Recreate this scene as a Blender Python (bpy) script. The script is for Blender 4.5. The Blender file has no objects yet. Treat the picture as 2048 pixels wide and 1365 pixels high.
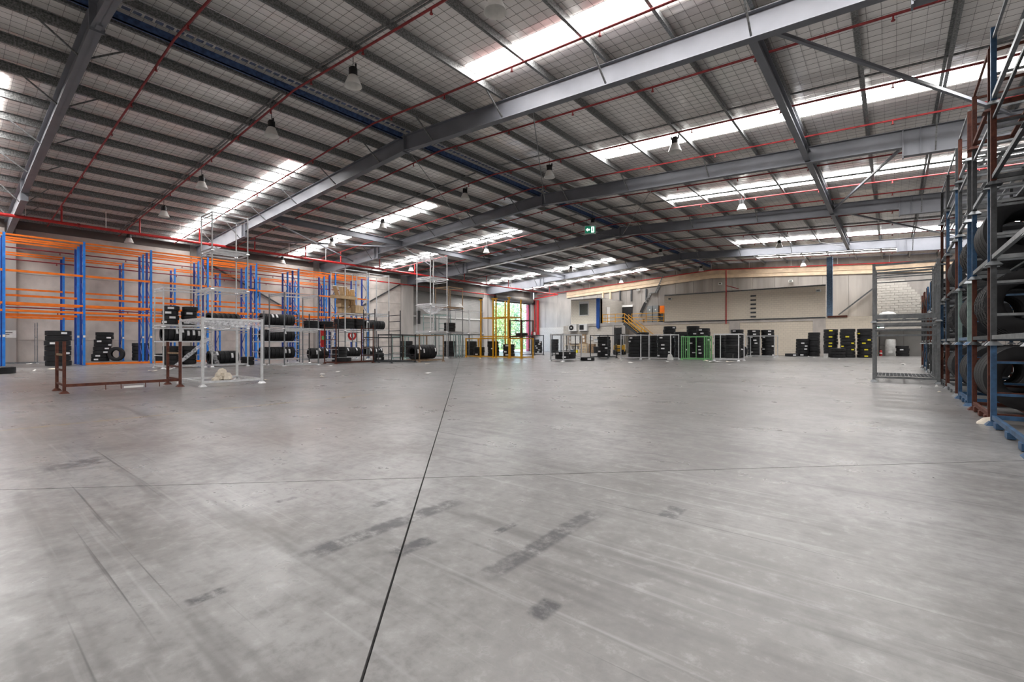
import bpy, math, random
import numpy as np
from mathutils import Vector, Matrix
random.seed(7)
S = bpy.context.scene
C = S.collection
PI = math.pi

# ------------------------------------------------------------------ camera, sky, sun, exposure
cd = bpy.data.cameras.new('camera'); cam = bpy.data.objects.new('camera', cd); C.objects.link(cam)
cd.sensor_width = 36.0; cd.lens = 932.0 / 2048 * 36; cd.shift_y = 4.2 / 2048
cd.clip_start = .05; cd.clip_end = 500
cam.location = (0, 0, 1.2); cam.rotation_euler = (PI / 2, 0, math.radians(39.165))
S.camera = cam
W = bpy.data.worlds.new('sky'); S.world = W; W.use_nodes = True
nt = W.node_tree; bg = nt.nodes['Background']
sk = nt.nodes.new('ShaderNodeTexSky')
try:
    sk.sky_type = 'NISHITA'; sk.sun_disc = False; sk.sun_elevation = math.radians(52); sk.sun_rotation = math.radians(70)
    sk.air_density = 1.0; sk.dust_density = 2.0
except Exception: pass
nt.links.new(sk.outputs[0], bg.inputs[0]); bg.inputs[1].default_value = 0.55
try: W.cycles.sampling_method = 'NONE'
except Exception: pass
SKYLIGHT = 11.0          # brightness of the translucent daylight roof sheets
S.view_settings.view_transform = 'Standard'; S.view_settings.look = 'None'
S.view_settings.gamma = 1.0; S.view_settings.exposure = 1.12
S.view_settings.use_curve_mapping = False
try: S.cycles.max_bounces = 4; S.cycles.diffuse_bounces = 4; S.cycles.glossy_bounces = 2; S.cycles.transmission_bounces = 2; S.cycles.transparent_max_bounces = 6; S.cycles.adaptive_threshold = .05
except Exception: pass

# ------------------------------------------------------------------ materials
def ntree(name):
    m = bpy.data.materials.new(name); m.use_nodes = True
    t = m.node_tree; return m, t, t.nodes['Principled BSDF']
def N(t, kind, **kw):
    n = t.nodes.new(kind)
    for k, v in kw.items(): setattr(n, k, v)
    return n
def math_(t, op, a, b=None, clamp=False):
    n = N(t, 'ShaderNodeMath', operation=op); n.use_clamp = clamp
    for i, x in enumerate((a, b)):
        if x is None: continue
        if isinstance(x, (int, float)): n.inputs[i].default_value = x
        else: t.links.new(x, n.inputs[i])
    return n.outputs[0]
def mixc(t, fac, a, b):
    n = N(t, 'ShaderNodeMix', data_type='RGBA')
    for i, x in ((0, fac), (6, a), (7, b)):
        if isinstance(x, (int, float)): n.inputs[i].default_value = x
        elif isinstance(x, tuple): n.inputs[i].default_value = (*x[:3], 1)
        else: t.links.new(x, n.inputs[i])
    return n.outputs[2]
def noise(t, vec, scale, detail=4, rough=.55):
    n = N(t, 'ShaderNodeTexNoise'); n.inputs['Scale'].default_value = scale
    n.inputs['Detail'].default_value = detail; n.inputs['Roughness'].default_value = rough
    if vec is not None: t.links.new(vec, n.inputs['Vector'])
    return n.outputs[0]
def ramp(t, fac, lo, hi):
    n = N(t, 'ShaderNodeMapRange'); n.clamp = True
    n.inputs[1].default_value = lo; n.inputs[2].default_value = hi
    t.links.new(fac, n.inputs[0]); return n.outputs[0]
def bump(t, p, h, strength, dist=.02):
    b = N(t, 'ShaderNodeBump'); b.inputs['Strength'].default_value = strength; b.inputs['Distance'].default_value = dist
    t.links.new(h, b.inputs['Height']); t.links.new(b.outputs[0], p.inputs['Normal'])
def M(name, col, rough=.5, metal=0.0, var=.12, scale=6.0, bmp=0.0, other=None, lo=.35, hi=.65, stretch=None):
    m, t, p = ntree(name)
    co = N(t, 'ShaderNodeTexCoord').outputs['Object']
    if stretch:
        mp = N(t, 'ShaderNodeMapping'); mp.inputs['Scale'].default_value = stretch
        t.links.new(co, mp.inputs[0]); co = mp.outputs[0]
    f = ramp(t, noise(t, co, scale), lo, hi)
    c2 = other or tuple(min(1, x * (1 + var)) for x in col); c1 = col if other else tuple(x * (1 - var) for x in col)
    t.links.new(mixc(t, f, c1, c2), p.inputs['Base Color'])
    p.inputs['Roughness'].default_value = rough; p.inputs['Metallic'].default_value = metal
    if bmp: bump(t, p, noise(t, co, scale * 6), bmp, .01)
    return m
def world_pos(t): return N(t, 'ShaderNodeNewGeometry').outputs['Position']

def concrete_floor():
    m, t, p = ntree('polished_concrete_floor')
    pos = world_pos(t)
    big = noise(t, pos, .2, 4, .62); mid = noise(t, pos, 1.0, 5, .7); fine = noise(t, pos, 8, 5, .75)
    c = mixc(t, ramp(t, big, .34, .66), (.16, .153, .147), (.285, .283, .28))
    c = mixc(t, math_(t, 'MULTIPLY', ramp(t, mid, .46, .68), .7), c, (.14, .135, .131))
    c = mixc(t, math_(t, 'MULTIPLY', ramp(t, fine, .5, .68), .65), c, (.145, .142, .14))
    c = mixc(t, math_(t, 'MULTIPLY', ramp(t, fine, .46, .3), .4), c, (.37, .37, .365))
    def streak(rot, sx, sy, sc, lo, hi, k, col, c):
        mp = N(t, 'ShaderNodeMapping'); mp.inputs['Rotation'].default_value = (0, 0, rot); mp.inputs['Scale'].default_value = (sx, sy, 1)
        t.links.new(pos, mp.inputs[0])
        return mixc(t, math_(t, 'MULTIPLY', ramp(t, noise(t, mp.outputs[0], sc, 3, .72), lo, hi), k), c, col)
    c = streak(.7, .3, 3.4, 1.2, .54, .68, .55, (.10, .097, .094), c)
    c = streak(-.35, .22, 6, 1.5, .58, .70, .28, (.44, .44, .44), c)
    c = streak(-.9, .15, 14, 1.0, .64, .70, .6, (.06, .06, .06), c)
    c = streak(1.4, .2, 12, 1.1, .65, .73, .22, (.46, .455, .44), c)
    rust_ = ramp(t, noise(t, pos, .13, 3), .55, .7)
    c = mixc(t, math_(t, 'MULTIPLY', rust_, .35), c, (.20, .15, .125))
    sep = N(t, 'ShaderNodeSeparateXYZ'); t.links.new(pos, sep.inputs[0])
    wx = math_(t, 'ADD', sep.outputs[0], math_(t, 'MULTIPLY', math_(t, 'SUBTRACT', mid, .5), .14))
    def band(x0, hw, y0, y1):
        dx = math_(t, 'ABSOLUTE', math_(t, 'SUBTRACT', wx, x0))
        dy = math_(t, 'ABSOLUTE', math_(t, 'SUBTRACT', sep.outputs[1], (y0 + y1) / 2))
        a = ramp(t, dx, hw * 1.2, hw * .8); b = ramp(t, dy, (y1 - y0) * .56, (y1 - y0) * .4)
        return math_(t, 'MULTIPLY', a, b)
    worn = ramp(t, fine, .36, .56)
    for x0, hw, y0, y1, k in ((-2.55, .075, 1.3, 2.5, .7), (-1.62, .065, 1.8, 2.95, .65), (-2.17, .06, 1.62, 1.9, .8), (-1.2, .06, 3.15, 3.42, .75), (-1.95, .03, 2.2, 2.42, .8), (-3.6, .03, 1.6, 1.75, .8),
                              (-1.22, .05, 1.64, 1.8, .75), (-2.52, .04, .72, .88, .75), (-6.3, .2, .6, 1.05, .6), (-2.95, .04, 2.0, 2.2, .6)):
        c = mixc(t, math_(t, 'MULTIPLY', math_(t, 'MULTIPLY', band(x0, hw, y0, y1), worn), k), c, (.045, .045, .05))
    c = mixc(t, math_(t, 'MULTIPLY', math_(t, 'MULTIPLY', band(-9.45, .05, -1.5, 7.0), worn), .55), c, (.34, .24, .06))
    t.links.new(c, p.inputs['Base Color'])
    t.links.new(math_(t, 'ADD', math_(t, 'MULTIPLY', mid, .3), .16), p.inputs['Roughness'])
    p.inputs['Specular IOR Level'].default_value = .28
    return m
def foil_mat():
    m, t, p = ntree('quilted_foil_insulation')
    pos = world_pos(t)
    n2 = noise(t, pos, .35, 2)
    c = mixc(t, ramp(t, n2, .3, .7), (.90, .86, .83), (.98, .95, .92))
    t.links.new(c, p.inputs['Base Color']); p.inputs['Metallic'].default_value = .2; p.inputs['Roughness'].default_value = .24; p.inputs['Specular IOR Level'].default_value = .8
    return m
def brick_mat(name, c1, c2, mortar, bw, bh, vertical_y=False, ms=.012):
    m, t, p = ntree(name)
    sep = N(t, 'ShaderNodeSeparateXYZ'); t.links.new(world_pos(t), sep.inputs[0])
    cb = N(t, 'ShaderNodeCombineXYZ')
    if vertical_y == 'both':
        t.links.new(math_(t, 'ADD', sep.outputs[0], sep.outputs[1]), cb.inputs[0])
    else: t.links.new(sep.outputs[1 if vertical_y else 0], cb.inputs[0])
    t.links.new(sep.outputs[2], cb.inputs[1])
    b = N(t, 'ShaderNodeTexBrick'); b.inputs['Scale'].default_value = 1
    b.inputs['Brick Width'].default_value = bw; b.inputs['Row Height'].default_value = bh; b.inputs['Mortar Size'].default_value = ms
    b.inputs['Color1'].default_value = (*c1, 1); b.inputs['Color2'].default_value = (*c2, 1); b.inputs['Mortar'].default_value = (*mortar, 1)
    t.links.new(cb.outputs[0], b.inputs['Vector'])
    t.links.new(mixc(t, math_(t, 'MULTIPLY', ramp(t, noise(t, world_pos(t), .5), .4, .7), .3), b.outputs['Color'], tuple(x * .75 for x in c1)), p.inputs['Base Color'])
    p.inputs['Roughness'].default_value = .9
    bump(t, p, math_(t, 'SUBTRACT', 1.0, b.outputs['Fac']), .5, .02)
    return m
def emit_mat(name, col, strength):
    m, t, p = ntree(name)
    f = noise(t, world_pos(t), 1.5)
    t.links.new(mixc(t, ramp(t, f, .3, .7), tuple(x * .93 for x in col), col), p.inputs['Emission Color'])
    p.inputs['Emission Strength'].default_value = strength
    try: m.cycles.emission_sampling = 'FRONT' if strength > 2 else 'NONE'
    except Exception: pass
    p.inputs['Base Color'].default_value = (*col, 1)
    p.inputs['Roughness'].default_value = .4
    return m
def film_mat():
    m, t, p = ntree('stretch_film')
    mp = N(t, 'ShaderNodeMapping'); mp.inputs['Scale'].default_value = (2, 6, 6)
    t.links.new(N(t, 'ShaderNodeTexCoord').outputs['Object'], mp.inputs[0])
    f = noise(t, mp.outputs[0], 2.2, 5, .7)
    t.links.new(ramp(t, f, .3, .75), p.inputs['Alpha'])
    p.inputs['Base Color'].default_value = (.85, .86, .9, 1); p.inputs['Roughness'].default_value = .25
    bump(t, p, f, .5, .05)
    return m

floor_m = concrete_floor()
upper_wall_m = M('dark_brown_upper_wall', (.13, .115, .105), .8, 0, .12, 1.0)  # darker brown for the left wall's top rows and above its doors
joint_m = M('dark_joint_filler', (.03, .03, .03), .9)
foil = foil_mat()
wire_m = M('galvanised_wire', (.10, .095, .09), .6, .3)
galv = M('galvanised_steel', (.20, .205, .205), .5, .5, .35, 14)
purl_m = M('speckled_galvanised_purlin', (.13, .135, .135), .5, .45, scale=22, other=(.30, .305, .30), lo=.4, hi=.62)
rafter_m = M('blue_grey_painted_steel', (.165, .172, .195), .5, 0, .08, 1.2)
ridge_blue = M('blue_painted_channel', (.05, .095, .22), .5, 0, .4, 9)
shiny_m = M('bright_flashing', (.75, .75, .8), .25, .9)
sky_m = emit_mat('translucent_roof_sheet', (1, .985, .975), SKYLIGHT)
red_m = M('red_painted_pipe', (.44, .02, .02), .4, 0, .2)
dkred = M('dark_red_pipe', (.24, .018, .02), .5, 0, .25)
conc = M('precast_concrete', (.56, .515, .475), .9, 0, .14, 1.1, .2)
conc_lt = M('pale_precast_concrete', (.44, .415, .39), .9, 0, .14, .8, .2, stretch=(1, 1, .25))
conc_dk = M('weathered_precast_concrete', (.30, .28, .26), .9, 0, .2, .7, .2, stretch=(1.4, 1.4, .15))
beige = M('beige_painted_steel', (.66, .52, .37), .7, 0, .12, 1.5)
block_tan = brick_mat('tan_concrete_block', (.84, .75, .62), (.80, .71, .59), (.66, .585, .48), .4, .2)
block_cream = brick_mat('cream_concrete_block', (.93, .87, .75), (.90, .84, .72), (.70, .65, .55), .4, .2)
block_grey = brick_mat('grey_concrete_block', (.66, .62, .56), (.62, .58, .52), (.47, .44, .40), .4, .2)
block_y = brick_mat('grey_block_side', (.55, .52, .47), (.52, .49, .44), (.4, .38, .35), .4, .2, True)
blk_m = M('single_grey_block', (.40, .38, .345), .9, 0, .1, 3)
mortar_m = M('pale_mortar', (.50, .48, .445), .95)
door_m = M('grey_roller_door', (.40, .395, .38), .5, .2, .1, .6)
door_dk = M('brown_grey_roller_hood', (.15, .135, .12), .6, .1)
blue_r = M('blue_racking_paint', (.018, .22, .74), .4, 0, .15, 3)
blue_d = M('dark_blue_racking', (.012, .05, .30), .45, 0, .15, 3)  # darker blue on the rear uprights, frame braces and base plates
orange = M('orange_beam_paint', (.86, .19, .012), .4, 0, .12, 3)
rust = M('rusty_brown_steel', (.075, .022, .015), .75, .2, .4, 12, .2, other=(.14, .045, .026))
rust2 = M('light_rusty_steel', (.22, .13, .075), .75, .2, .4, 9, other=(.36, .26, .16))
silver = M('galvanised_tube', (.70, .71, .72), .38, .35, .12, 8)
silver_d = M('dull_galvanised_tube', (.26, .275, .285), .45, .6, .2, 8)
dark_st = M('dark_steel', (.07, .075, .08), .5, .4, .3, 8)
bluest = M('faded_blue_steel', (.035, .095, .19), .5, .1, .3, 8)
bluest_l = M('pale_blue_steel', (.10, .17, .27), .5, .1, .3, 8)
teal = M('pale_green_steel', (.26, .36, .34), .5, .2, .2, 8)
green = M('bright_green_steel', (.16, .42, .16), .45, 0, .2, 8)
yellow = M('safety_yellow_paint', (.80, .40, .015), .4, 0, .12, 6)
rubber = M('black_tyre_rubber', (.016, .016, .018), .62, 0, .3, 5)
sticker = M('white_tyre_sticker', (.85, .85, .86), .5, 0, .05)
sticker_y = M('yellow_tyre_sticker', (.85, .72, .03), .5, 0, .05)
white = M('white_painted_metal', (.78, .78, .76), .45, 0, .05)
shade_m = M('opal_lamp_shade', (.74, .73, .70), .35, 0, .06)
black = M('black_plastic', (.015, .015, .016), .5)
glass_d = M('dark_glass', (.10, .11, .10), .1)
blue_p = M('blue_painted_post', (.02, .09, .36), .45)
card = M('brown_cardboard', (.56, .40, .23), .85, 0, .1, 4)
card2 = M('pale_timber_board', (.66, .52, .34), .8, 0, .15, 6, stretch=(1, 8, 1))
timber = M('pallet_timber', (.45, .33, .19), .85, 0, .2, 6)
paper = M('white_paper', (.80, .79, .76), .8, 0, .05)
cream = M('cream_packing_plastic', (.76, .68, .56), .6, 0, .12, 9)
film = film_mat()
exit_g = emit_mat('exit_green', (.01, .16, .09), .35)
exit_w = emit_mat('exit_white', (.8, .9, .85), .9)
cabinet_g = M('grey_cabinet', (.22, .24, .25), .5, .1)
fork_y = M('forklift_yellow', (.75, .42, .02), .4)
pink = M('red_oxide_jamb', (.62, .13, .20), .5)
leaf = M('green_foliage', (.30, .42, .14), .7, 0, .4, 1.2, other=(.60, .70, .34))
leaf_b = M('blue_green_foliage', (.12, .28, .16), .7, 0, .4, 1.2, other=(.32, .48, .28))
bark = M('grey_bark', (.16, .12, .09), .9)
asphalt = M('pale_yard_paving', (.42, .41, .40), .9, 0, .12, .6)
grass = M('lawn_grass', (.14, .24, .05), .9, 0, .3, 1.4)
heater_m = M('white_heater_enamel', (.62, .62, .60), .4)

# ------------------------------------------------------------------ mesh helpers
class MB:
    def __init__(s): s.v = []; s.f = []
    def hexa(s, p):
        b = len(s.v); s.v += [tuple(q) for q in p]
        s.f += [tuple(b + i for i in q) for q in ((0, 3, 2, 1), (4, 5, 6, 7), (0, 1, 5, 4), (1, 2, 6, 5), (2, 3, 7, 6), (3, 0, 4, 7))]
        return s
    def box(s, x0, x1, y0, y1, z0, z1):
        return s.hexa([(x0, y0, z0), (x1, y0, z0), (x1, y1, z0), (x0, y1, z0), (x0, y0, z1), (x1, y0, z1), (x1, y1, z1), (x0, y1, z1)])
    def xz(s, a, b, c, d, y0, y1):           # quad a b c d in X,Z extruded along Y
        return s.hexa([(a[0], y0, a[1]), (b[0], y0, b[1]), (b[0], y1, b[1]), (a[0], y1, a[1]),
                       (d[0], y0, d[1]), (c[0], y0, c[1]), (c[0], y1, c[1]), (d[0], y1, d[1])])
    def bar(s, p0, p1, w, h):
        m = frame(p0, p1); L = (Vector(p1) - Vector(p0)).length; b = len(s.v)
        o = MB().box(0, L, -w / 2, w / 2, -h / 2, h / 2)
        s.v += [tuple(m @ Vector(q)) for q in o.v]; s.f += [tuple(b + i for i in q) for q in o.f]; return s
    def tube(s, p0, p1, r, n=8, r1=None):
        m = frame(p0, p1); L = (Vector(p1) - Vector(p0)).length; r1 = r if r1 is None else r1; b = len(s.v)
        for x, rr in ((0, r), (L, r1)):
            s.v += [tuple(m @ Vector((x, rr * math.cos(2 * PI * i / n), rr * math.sin(2 * PI * i / n)))) for i in range(n)]
        s.f += [(b + i, b + (i + 1) % n, b + n + (i + 1) % n, b + n + i) for i in range(n)]
        s.f += [tuple(b + n - 1 - i for i in range(n)), tuple(b + n + i for i in range(n))]; return s
    def lathe(s, prof, n=24, closed=False, cx=0, cy=0, cz=0):
        b = len(s.v); k = len(prof)
        for i in range(n):
            a = 2 * PI * i / n; ca, sa = math.cos(a), math.sin(a)
            s.v += [(cx + r * ca, cy + r * sa, cz + z) for r, z in prof]
        for i in range(n):
            j = (i + 1) % n
            for q in range(k if closed else k - 1):
                q2 = (q + 1) % k
                s.f.append((b + i * k + q, b + j * k + q, b + j * k + q2, b + i * k + q2))
        return s
    def mesh(s, name, mat, smooth=False):
        me = bpy.data.meshes.new(name); me.from_pydata(s.v, [], s.f); me.materials.append(mat)
        if smooth:
            me.polygons.foreach_set('use_smooth', [True] * len(me.polygons))
            try: me.set_sharp_from_angle(angle=math.radians(40))
            except Exception: pass
        me.update(); return me
    def build(s, name, mat, parent=None, smooth=False, loc=None, rot=None):
        return put(name, s.mesh(name, mat, smooth), parent, loc, rot)
def put(name, me, parent=None, loc=None, rot=None, mtx=None):
    o = bpy.data.objects.new(name, me); C.objects.link(o)
    if parent: o.parent = parent
    if mtx is not None: o.matrix_basis = mtx
    if loc: o.location = loc
    if rot: o.rotation_euler = rot
    return o
def frame(p0, p1):
    p0 = Vector(p0); x = (Vector(p1) - p0).normalized()
    y = Vector((0, 0, 1)).cross(x)
    y = Vector((0, 1, 0)) if y.length < 1e-4 else y.normalized()
    z = x.cross(y); m = Matrix((x, y, z)).transposed().to_4x4(); m.translation = p0; return m
CACHE = {}
def bar(name, parent, mat, p0, p1, w, h):
    L = round((Vector(p1) - Vector(p0)).length, 3); k = ('b', L, w, h, mat.name)
    if k not in CACHE: CACHE[k] = MB().box(0, L, -w / 2, w / 2, -h / 2, h / 2).mesh(name, mat)
    return put(name, CACHE[k], parent, mtx=frame(p0, p1))
def rod(name, parent, mat, p0, p1, r, n=8):
    L = round((Vector(p1) - Vector(p0)).length, 3); k = ('r', L, r, n, mat.name)
    if k not in CACHE: CACHE[k] = MB().tube((0, 0, 0), (L, 0, 0), r, n).mesh(name, mat, True)
    return put(name, CACHE[k], parent, mtx=frame(p0, p1))
def block(name, parent, mat, x0, x1, y0, y1, z0, z1):
    k = ('x', round(x1 - x0, 3), round(y1 - y0, 3), round(z1 - z0, 3), mat.name)
    if k not in CACHE: CACHE[k] = MB().box(0, x1 - x0, 0, y1 - y0, 0, z1 - z0).mesh(name, mat)
    return put(name, CACHE[k], parent, loc=(x0, y0, z0))
def tag(o, label=None, cat=None, group=None, kind=None):
    if label: o['label'] = label
    if cat: o['category'] = cat
    if group: o['group'] = group
    if kind: o['kind'] = kind
    return o
def thing(name, label, cat, loc=(0, 0, 0), rotz=0.0, group=None):
    o = bpy.data.objects.new(name, None); C.objects.link(o); o.location = loc; o.rotation_euler = (0, 0, rotz)
    return tag(o, label, cat, group)
ORD = 'first second third fourth fifth sixth seventh eighth ninth tenth eleventh twelfth thirteenth fourteenth fifteenth'.split()

# ------------------------------------------------------------------ building dimensions
XL, XR, YF, YB = -42.0, 9.66, -13.0, 56.8
XM, TP = -16.17, .0565                     # ridge position and roof pitch
def zr(x, H): return H - TP * abs(x - XM)   # a line parallel to the roof, H at the ridge
RAFT = (-7.5, 2.6, 12.65, 22.8, 33.05, 46.2)
BAYS = [(YF, -7.5)] + list(zip(RAFT[:-1], RAFT[1:])) + [(46.2, YB)]

# ------------------------------------------------------------------ floor: cast slabs with recessed joints
fl = MB().box(XL, XR, YF, YB, -.3, -.03).build('floor', joint_m); tag(fl, 'grey polished concrete warehouse floor with saw cut joints', kind='structure')
J0 = Vector((-3.23, 2.72)); JA = Vector((-13.49, 13.52)).normalized(); JB = Vector((JA.y, -JA.x))
def clip(poly, n, d):
    out = []
    for i, p in enumerate(poly):
        q = poly[(i + 1) % len(poly)]; a = p.dot(n) - d; b = q.dot(n) - d
        if a >= 0: out.append(p)
        if a * b < 0: out.append(p + (q - p) * (a / (a - b)))
    return out
for sa in (1, -1):
    for sb in (1, -1):
        poly = [Vector(q) for q in ((XL, YF), (XR, YF), (XR, YB), (XL, YB))]
        poly = clip(poly, JB * sa, (JB * sa).dot(J0) + .006); poly = clip(poly, JA * sb, (JA * sb).dot(J0) + .006)
        k = len(poly); mb = MB(); mb.v = [(p.x, p.y, 0) for p in poly] + [(p.x, p.y, -.06) for p in poly]
        mb.f = [tuple(range(k))] + [(i + k, (i + 1) % k + k, (i + 1) % k, i) for i in range(k)]
        mb.build('slab', floor_m, fl)

# ------------------------------------------------------------------ roof
ceil = MB()
for a, b in ((XL, XM), (XM, XR)):
    ceil.xz((a, zr(a, 10.5)), (b, zr(b, 10.5)), (b, zr(b, 10.55)), (a, zr(a, 10.55)), YF, YB)
ceil = ceil.build('ceiling', galv); tag(ceil, 'low pitched metal roof lined with silver foil insulation', kind='structure')
def foil_lining():                          # quilted blanket: pillows between the wires, puckers along the slope
    rs = np.random.RandomState(3); gx = np.arange(XL, XR + .01, .15); gy = np.arange(YF, YB + .01, .1)
    nx, ny = len(gx), len(gy); X, Y = np.meshgrid(gx, gy, indexing='ij')
    pil = np.abs(np.sin(PI * (Y - YF - .15) / .3)) * (.4 + .6 * np.abs(np.sin(PI * (X - XL - .1) / .6)))
    blk = (np.arange(nx) // 6); crease = rs.rand(blk.max() + 2, ny)
    w = (np.arange(nx) % 6)[:, None] / 6.0
    cr = crease[blk] * (1 - w) + crease[blk + 1] * w
    big = rs.rand(nx // 14 + 3, ny // 20 + 3); bi = np.arange(nx) / 14.0; bj = np.arange(ny) / 20.0
    i0, j0 = bi.astype(int), bj.astype(int); fi, fj = (bi - i0)[:, None], (bj - j0)[None, :]
    bb = big[i0][:, j0] * (1 - fi) * (1 - fj) + big[i0 + 1][:, j0] * fi * (1 - fj) + big[i0][:, j0 + 1] * (1 - fi) * fj + big[i0 + 1][:, j0 + 1] * fi * fj
    Z = 10.415 - TP * np.abs(X - XM) + .018 * pil + .022 * cr * bb * 1.6 + rs.rand(nx, ny) * .004
    v = np.stack([X, Y, Z], -1).reshape(-1, 3).astype(np.float32)
    i, j = np.meshgrid(np.arange(nx - 1), np.arange(ny - 1), indexing='ij'); q = (i * ny + j).ravel()
    f = np.stack([q, q + 1, q + ny + 1, q + ny], -1).astype(np.int32)
    me = bpy.data.meshes.new('foil_lining'); me.vertices.add(len(v)); me.vertices.foreach_set('co', v.ravel())
    me.loops.add(f.size); me.loops.foreach_set('vertex_index', f.ravel()); me.polygons.add(len(f))
    me.polygons.foreach_set('loop_start', np.arange(0, f.size, 4, dtype=np.int32)); me.polygons.foreach_set('use_smooth', np.ones(len(f), dtype=bool))
    me.materials.append(foil); me.update(calc_edges=True); me.validate()
    return put('foil_lining', me, ceil)
foil_lining()
wm = MB()
def wire(p0, p1):
    wm.bar(p0, p1, .006, .006)
y = YF + .15
while y < YB:
    for k in range(24):
        a, b = XL + k * (XR - XL) / 24, XL + (k + 1) * (XR - XL) / 24
        wire((a, y, zr(a, 10.40)), (b, y, zr(b, 10.40)))
    y += .3
x = XL + .1
while x < XR:
    wire((x, YF, zr(x, 10.395)), (x, YB, zr(x, 10.395))); x += .3
tag(wm.build('wire_mesh', wire_m, ceil), kind='stuff')
OFF = [.55, 1.8, 3.72, 5.5, 7.55, 9.55, 11.55, 13.5, 15.45, 17.4, 19.35, 21.3, 23.25, 25.2]
def purlin_mesh(L, sg):
    mb = MB(); t = .012
    mb.box(-t / 2, t / 2, 0, L, 0, .27); mb.box(0, .085 * sg, 0, L, 0, t) if sg > 0 else mb.box(-.085, 0, 0, L, 0, t)
    mb.box(-.085, 0, 0, L, .27 - t, .27) if sg > 0 else mb.box(0, .085, 0, L, .27 - t, .27)
    mb.box(.073 * sg - .006, .073 * sg + .006, 0, L, 0, .03)
    return mb.mesh('purlin', purl_m)
for y0, y1 in BAYS:
    ms = {sg: purlin_mesh(y1 - y0, sg) for sg in (-1, 1)}
    for sg in (-1, 1):
        for i, d in enumerate(OFF):
            x = XM + sg * d
            put('purlin', ms[sg], ceil, loc=(x, y0, zr(x, 10.115)), rot=(0, math.atan(TP) * sg, 0))
            if i and y1 - y0 > 6:
                xa = XM + sg * OFF[i - 1]; ym = (y0 + y1) / 2 + .05
                bar('bridging', ceil, galv, (xa, ym, zr(xa, 10.2)), (x, ym, zr(x, 10.2)), .05, .05)
                bar('bridging', ceil, galv, (xa, ym + .2, zr(xa, 10.3)), (x, ym + .2, zr(x, 10.3)), .04, .04)
    rb = MB().box(-.03, .03, 0, y1 - y0, 0, .22); rb.box(-.08, .03, 0, y1 - y0, 0, .015).build('ridge_channel', ridge_blue, ceil, loc=(XM - .22, y0, 10.04))
    fm = MB(); n = int((y1 - y0) / .25)
    for i in range(n):
        fm.hexa([(0, i * .25, 0), (.16, i * .25, 0), (.16, i * .25 + .19, 0), (0, i * .25 + .19, 0), (.02, i * .25 + .03, .06), (.14, i * .25 + .03, .06), (.14, i * .25 + .16, .06), (.02, i * .25 + .16, .06)])
    tag(fm.build('ridge_flashing', shiny_m, ceil, loc=(XM - .06, y0, 10.31)), kind='stuff')
# rafters: I sections with a deeper outer length from the splice to the wall
for yr in RAFT:
    rf = bpy.data.objects.new('rafter', None); C.objects.link(rf); rf.parent = ceil; rf.location = (0, yr, 0)
    for sg, xe in ((-1, XL), (1, XR)):
        xs = XM + sg * 16.5
        for xa, xb, dep in ((XM, xs, 0), (xs, xe, .33)):
            a, b = (xa, xb) if xa < xb else (xb, xa); mb = MB()
            za, zb = zr(a, 9.44 - dep), zr(b, 9.44 - dep); ta, tb = zr(a, 10.1), zr(b, 10.1)
            mb.xz((a, za), (b, zb), (b, tb), (a, ta), -.007, .007)
            mb.xz((a, za), (b, zb), (b, zb + .025), (a, za + .025), -.13, .13)
            mb.xz((a, ta - .02), (b, tb - .02), (b, tb), (a, ta), -.13, .13)
            mb.build('rafter_beam', rafter_m, rf)
        xp = xs
        MB().box(xp - .02, xp + .02, -.13, .13, zr(xp, 9.05), zr(xp, 10.1)).build('splice_plate', rafter_m, rf)
        MB().box(xp + sg * .5 - .01, xp + sg * .5 + .01, -.12, .12, zr(xp, 9.12), zr(xp, 10.08)).build('stiffener', rafter_m, rf)
        for i in range(1, 13, 2):
            x = XM + sg * OFF[i]
            for s2 in (-1, 1):
                bar('fly_brace', rf, galv, (x, s2 * .09, zr(x, 9.50 - (.33 if OFF[i] > 16.5 else 0))), (x, s2 * .95, zr(x, 10.14)), .045, .045)
    MB().box(XM - .025, XM + .025, -.16, .16, 9.36, 10.14).build('apex_plate', rafter_m, rf)
    MB().box(XM + .1, XM + .35, -.06, .06, 9.38, 9.44).build('apex_bracket', rafter_m, rf)
    if yr > 0:
        MB().box(XR - .45, XR - .05, -.15, .15, 0, zr(XR, 9.2)).build('column', rafter_m, rf)
for (ya, yb) in zip(RAFT[2:-1], RAFT[3:]):
    for x in (-2.7, -29.64):
        zz = zr(x, 9.62)
        st = MB().box(-.006, .006, 0, yb - ya, -.1, .3); st.box(-.1, .1, 0, yb - ya, -.11, -.09); st.box(-.1, .1, 0, yb - ya, .28, .3)
        st.build('strut_beam', rafter_m, ceil, loc=(x, ya, zz))
for p0, p1 in (((-2.5, 12.8, 9.0), (3.3, 22.7, 8.75)), ((-2.6, 32.9, 9.0), (.7, 22.95, 8.95)), ((-29.8, 12.8, 8.85), (-36.2, 22.6, 8.3)), ((-36.2, 12.8, 8.5), (-29.8, 22.6, 8.7)), ((-29.8, 23, 8.8), (-36, 32.9, 8.3)), ((-2.6, 33.2, 9.0), (4, 46, 8.7))):
    bar('wind_brace', ceil, rafter_m, p0, p1, .09, .09)
for p0, p1 in (((XM, 12.9, 9.42), (-22.8, 22.65, 9.35)), ((-9.3, 22.95, 9.3), (-15.9, 32.9, 9.5)), ((-9.6, 12.9, 9.3), (-15.9, 22.6, 9.5)), ((-22.6, 23, 9.3), (-16.5, 32.9, 9.5)), ((-9.5, 33.2, 9.3), (-3, 45.9, 9.0))):
    rod('tie_rod', ceil, galv, p0, p1, .02, 6)
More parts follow.
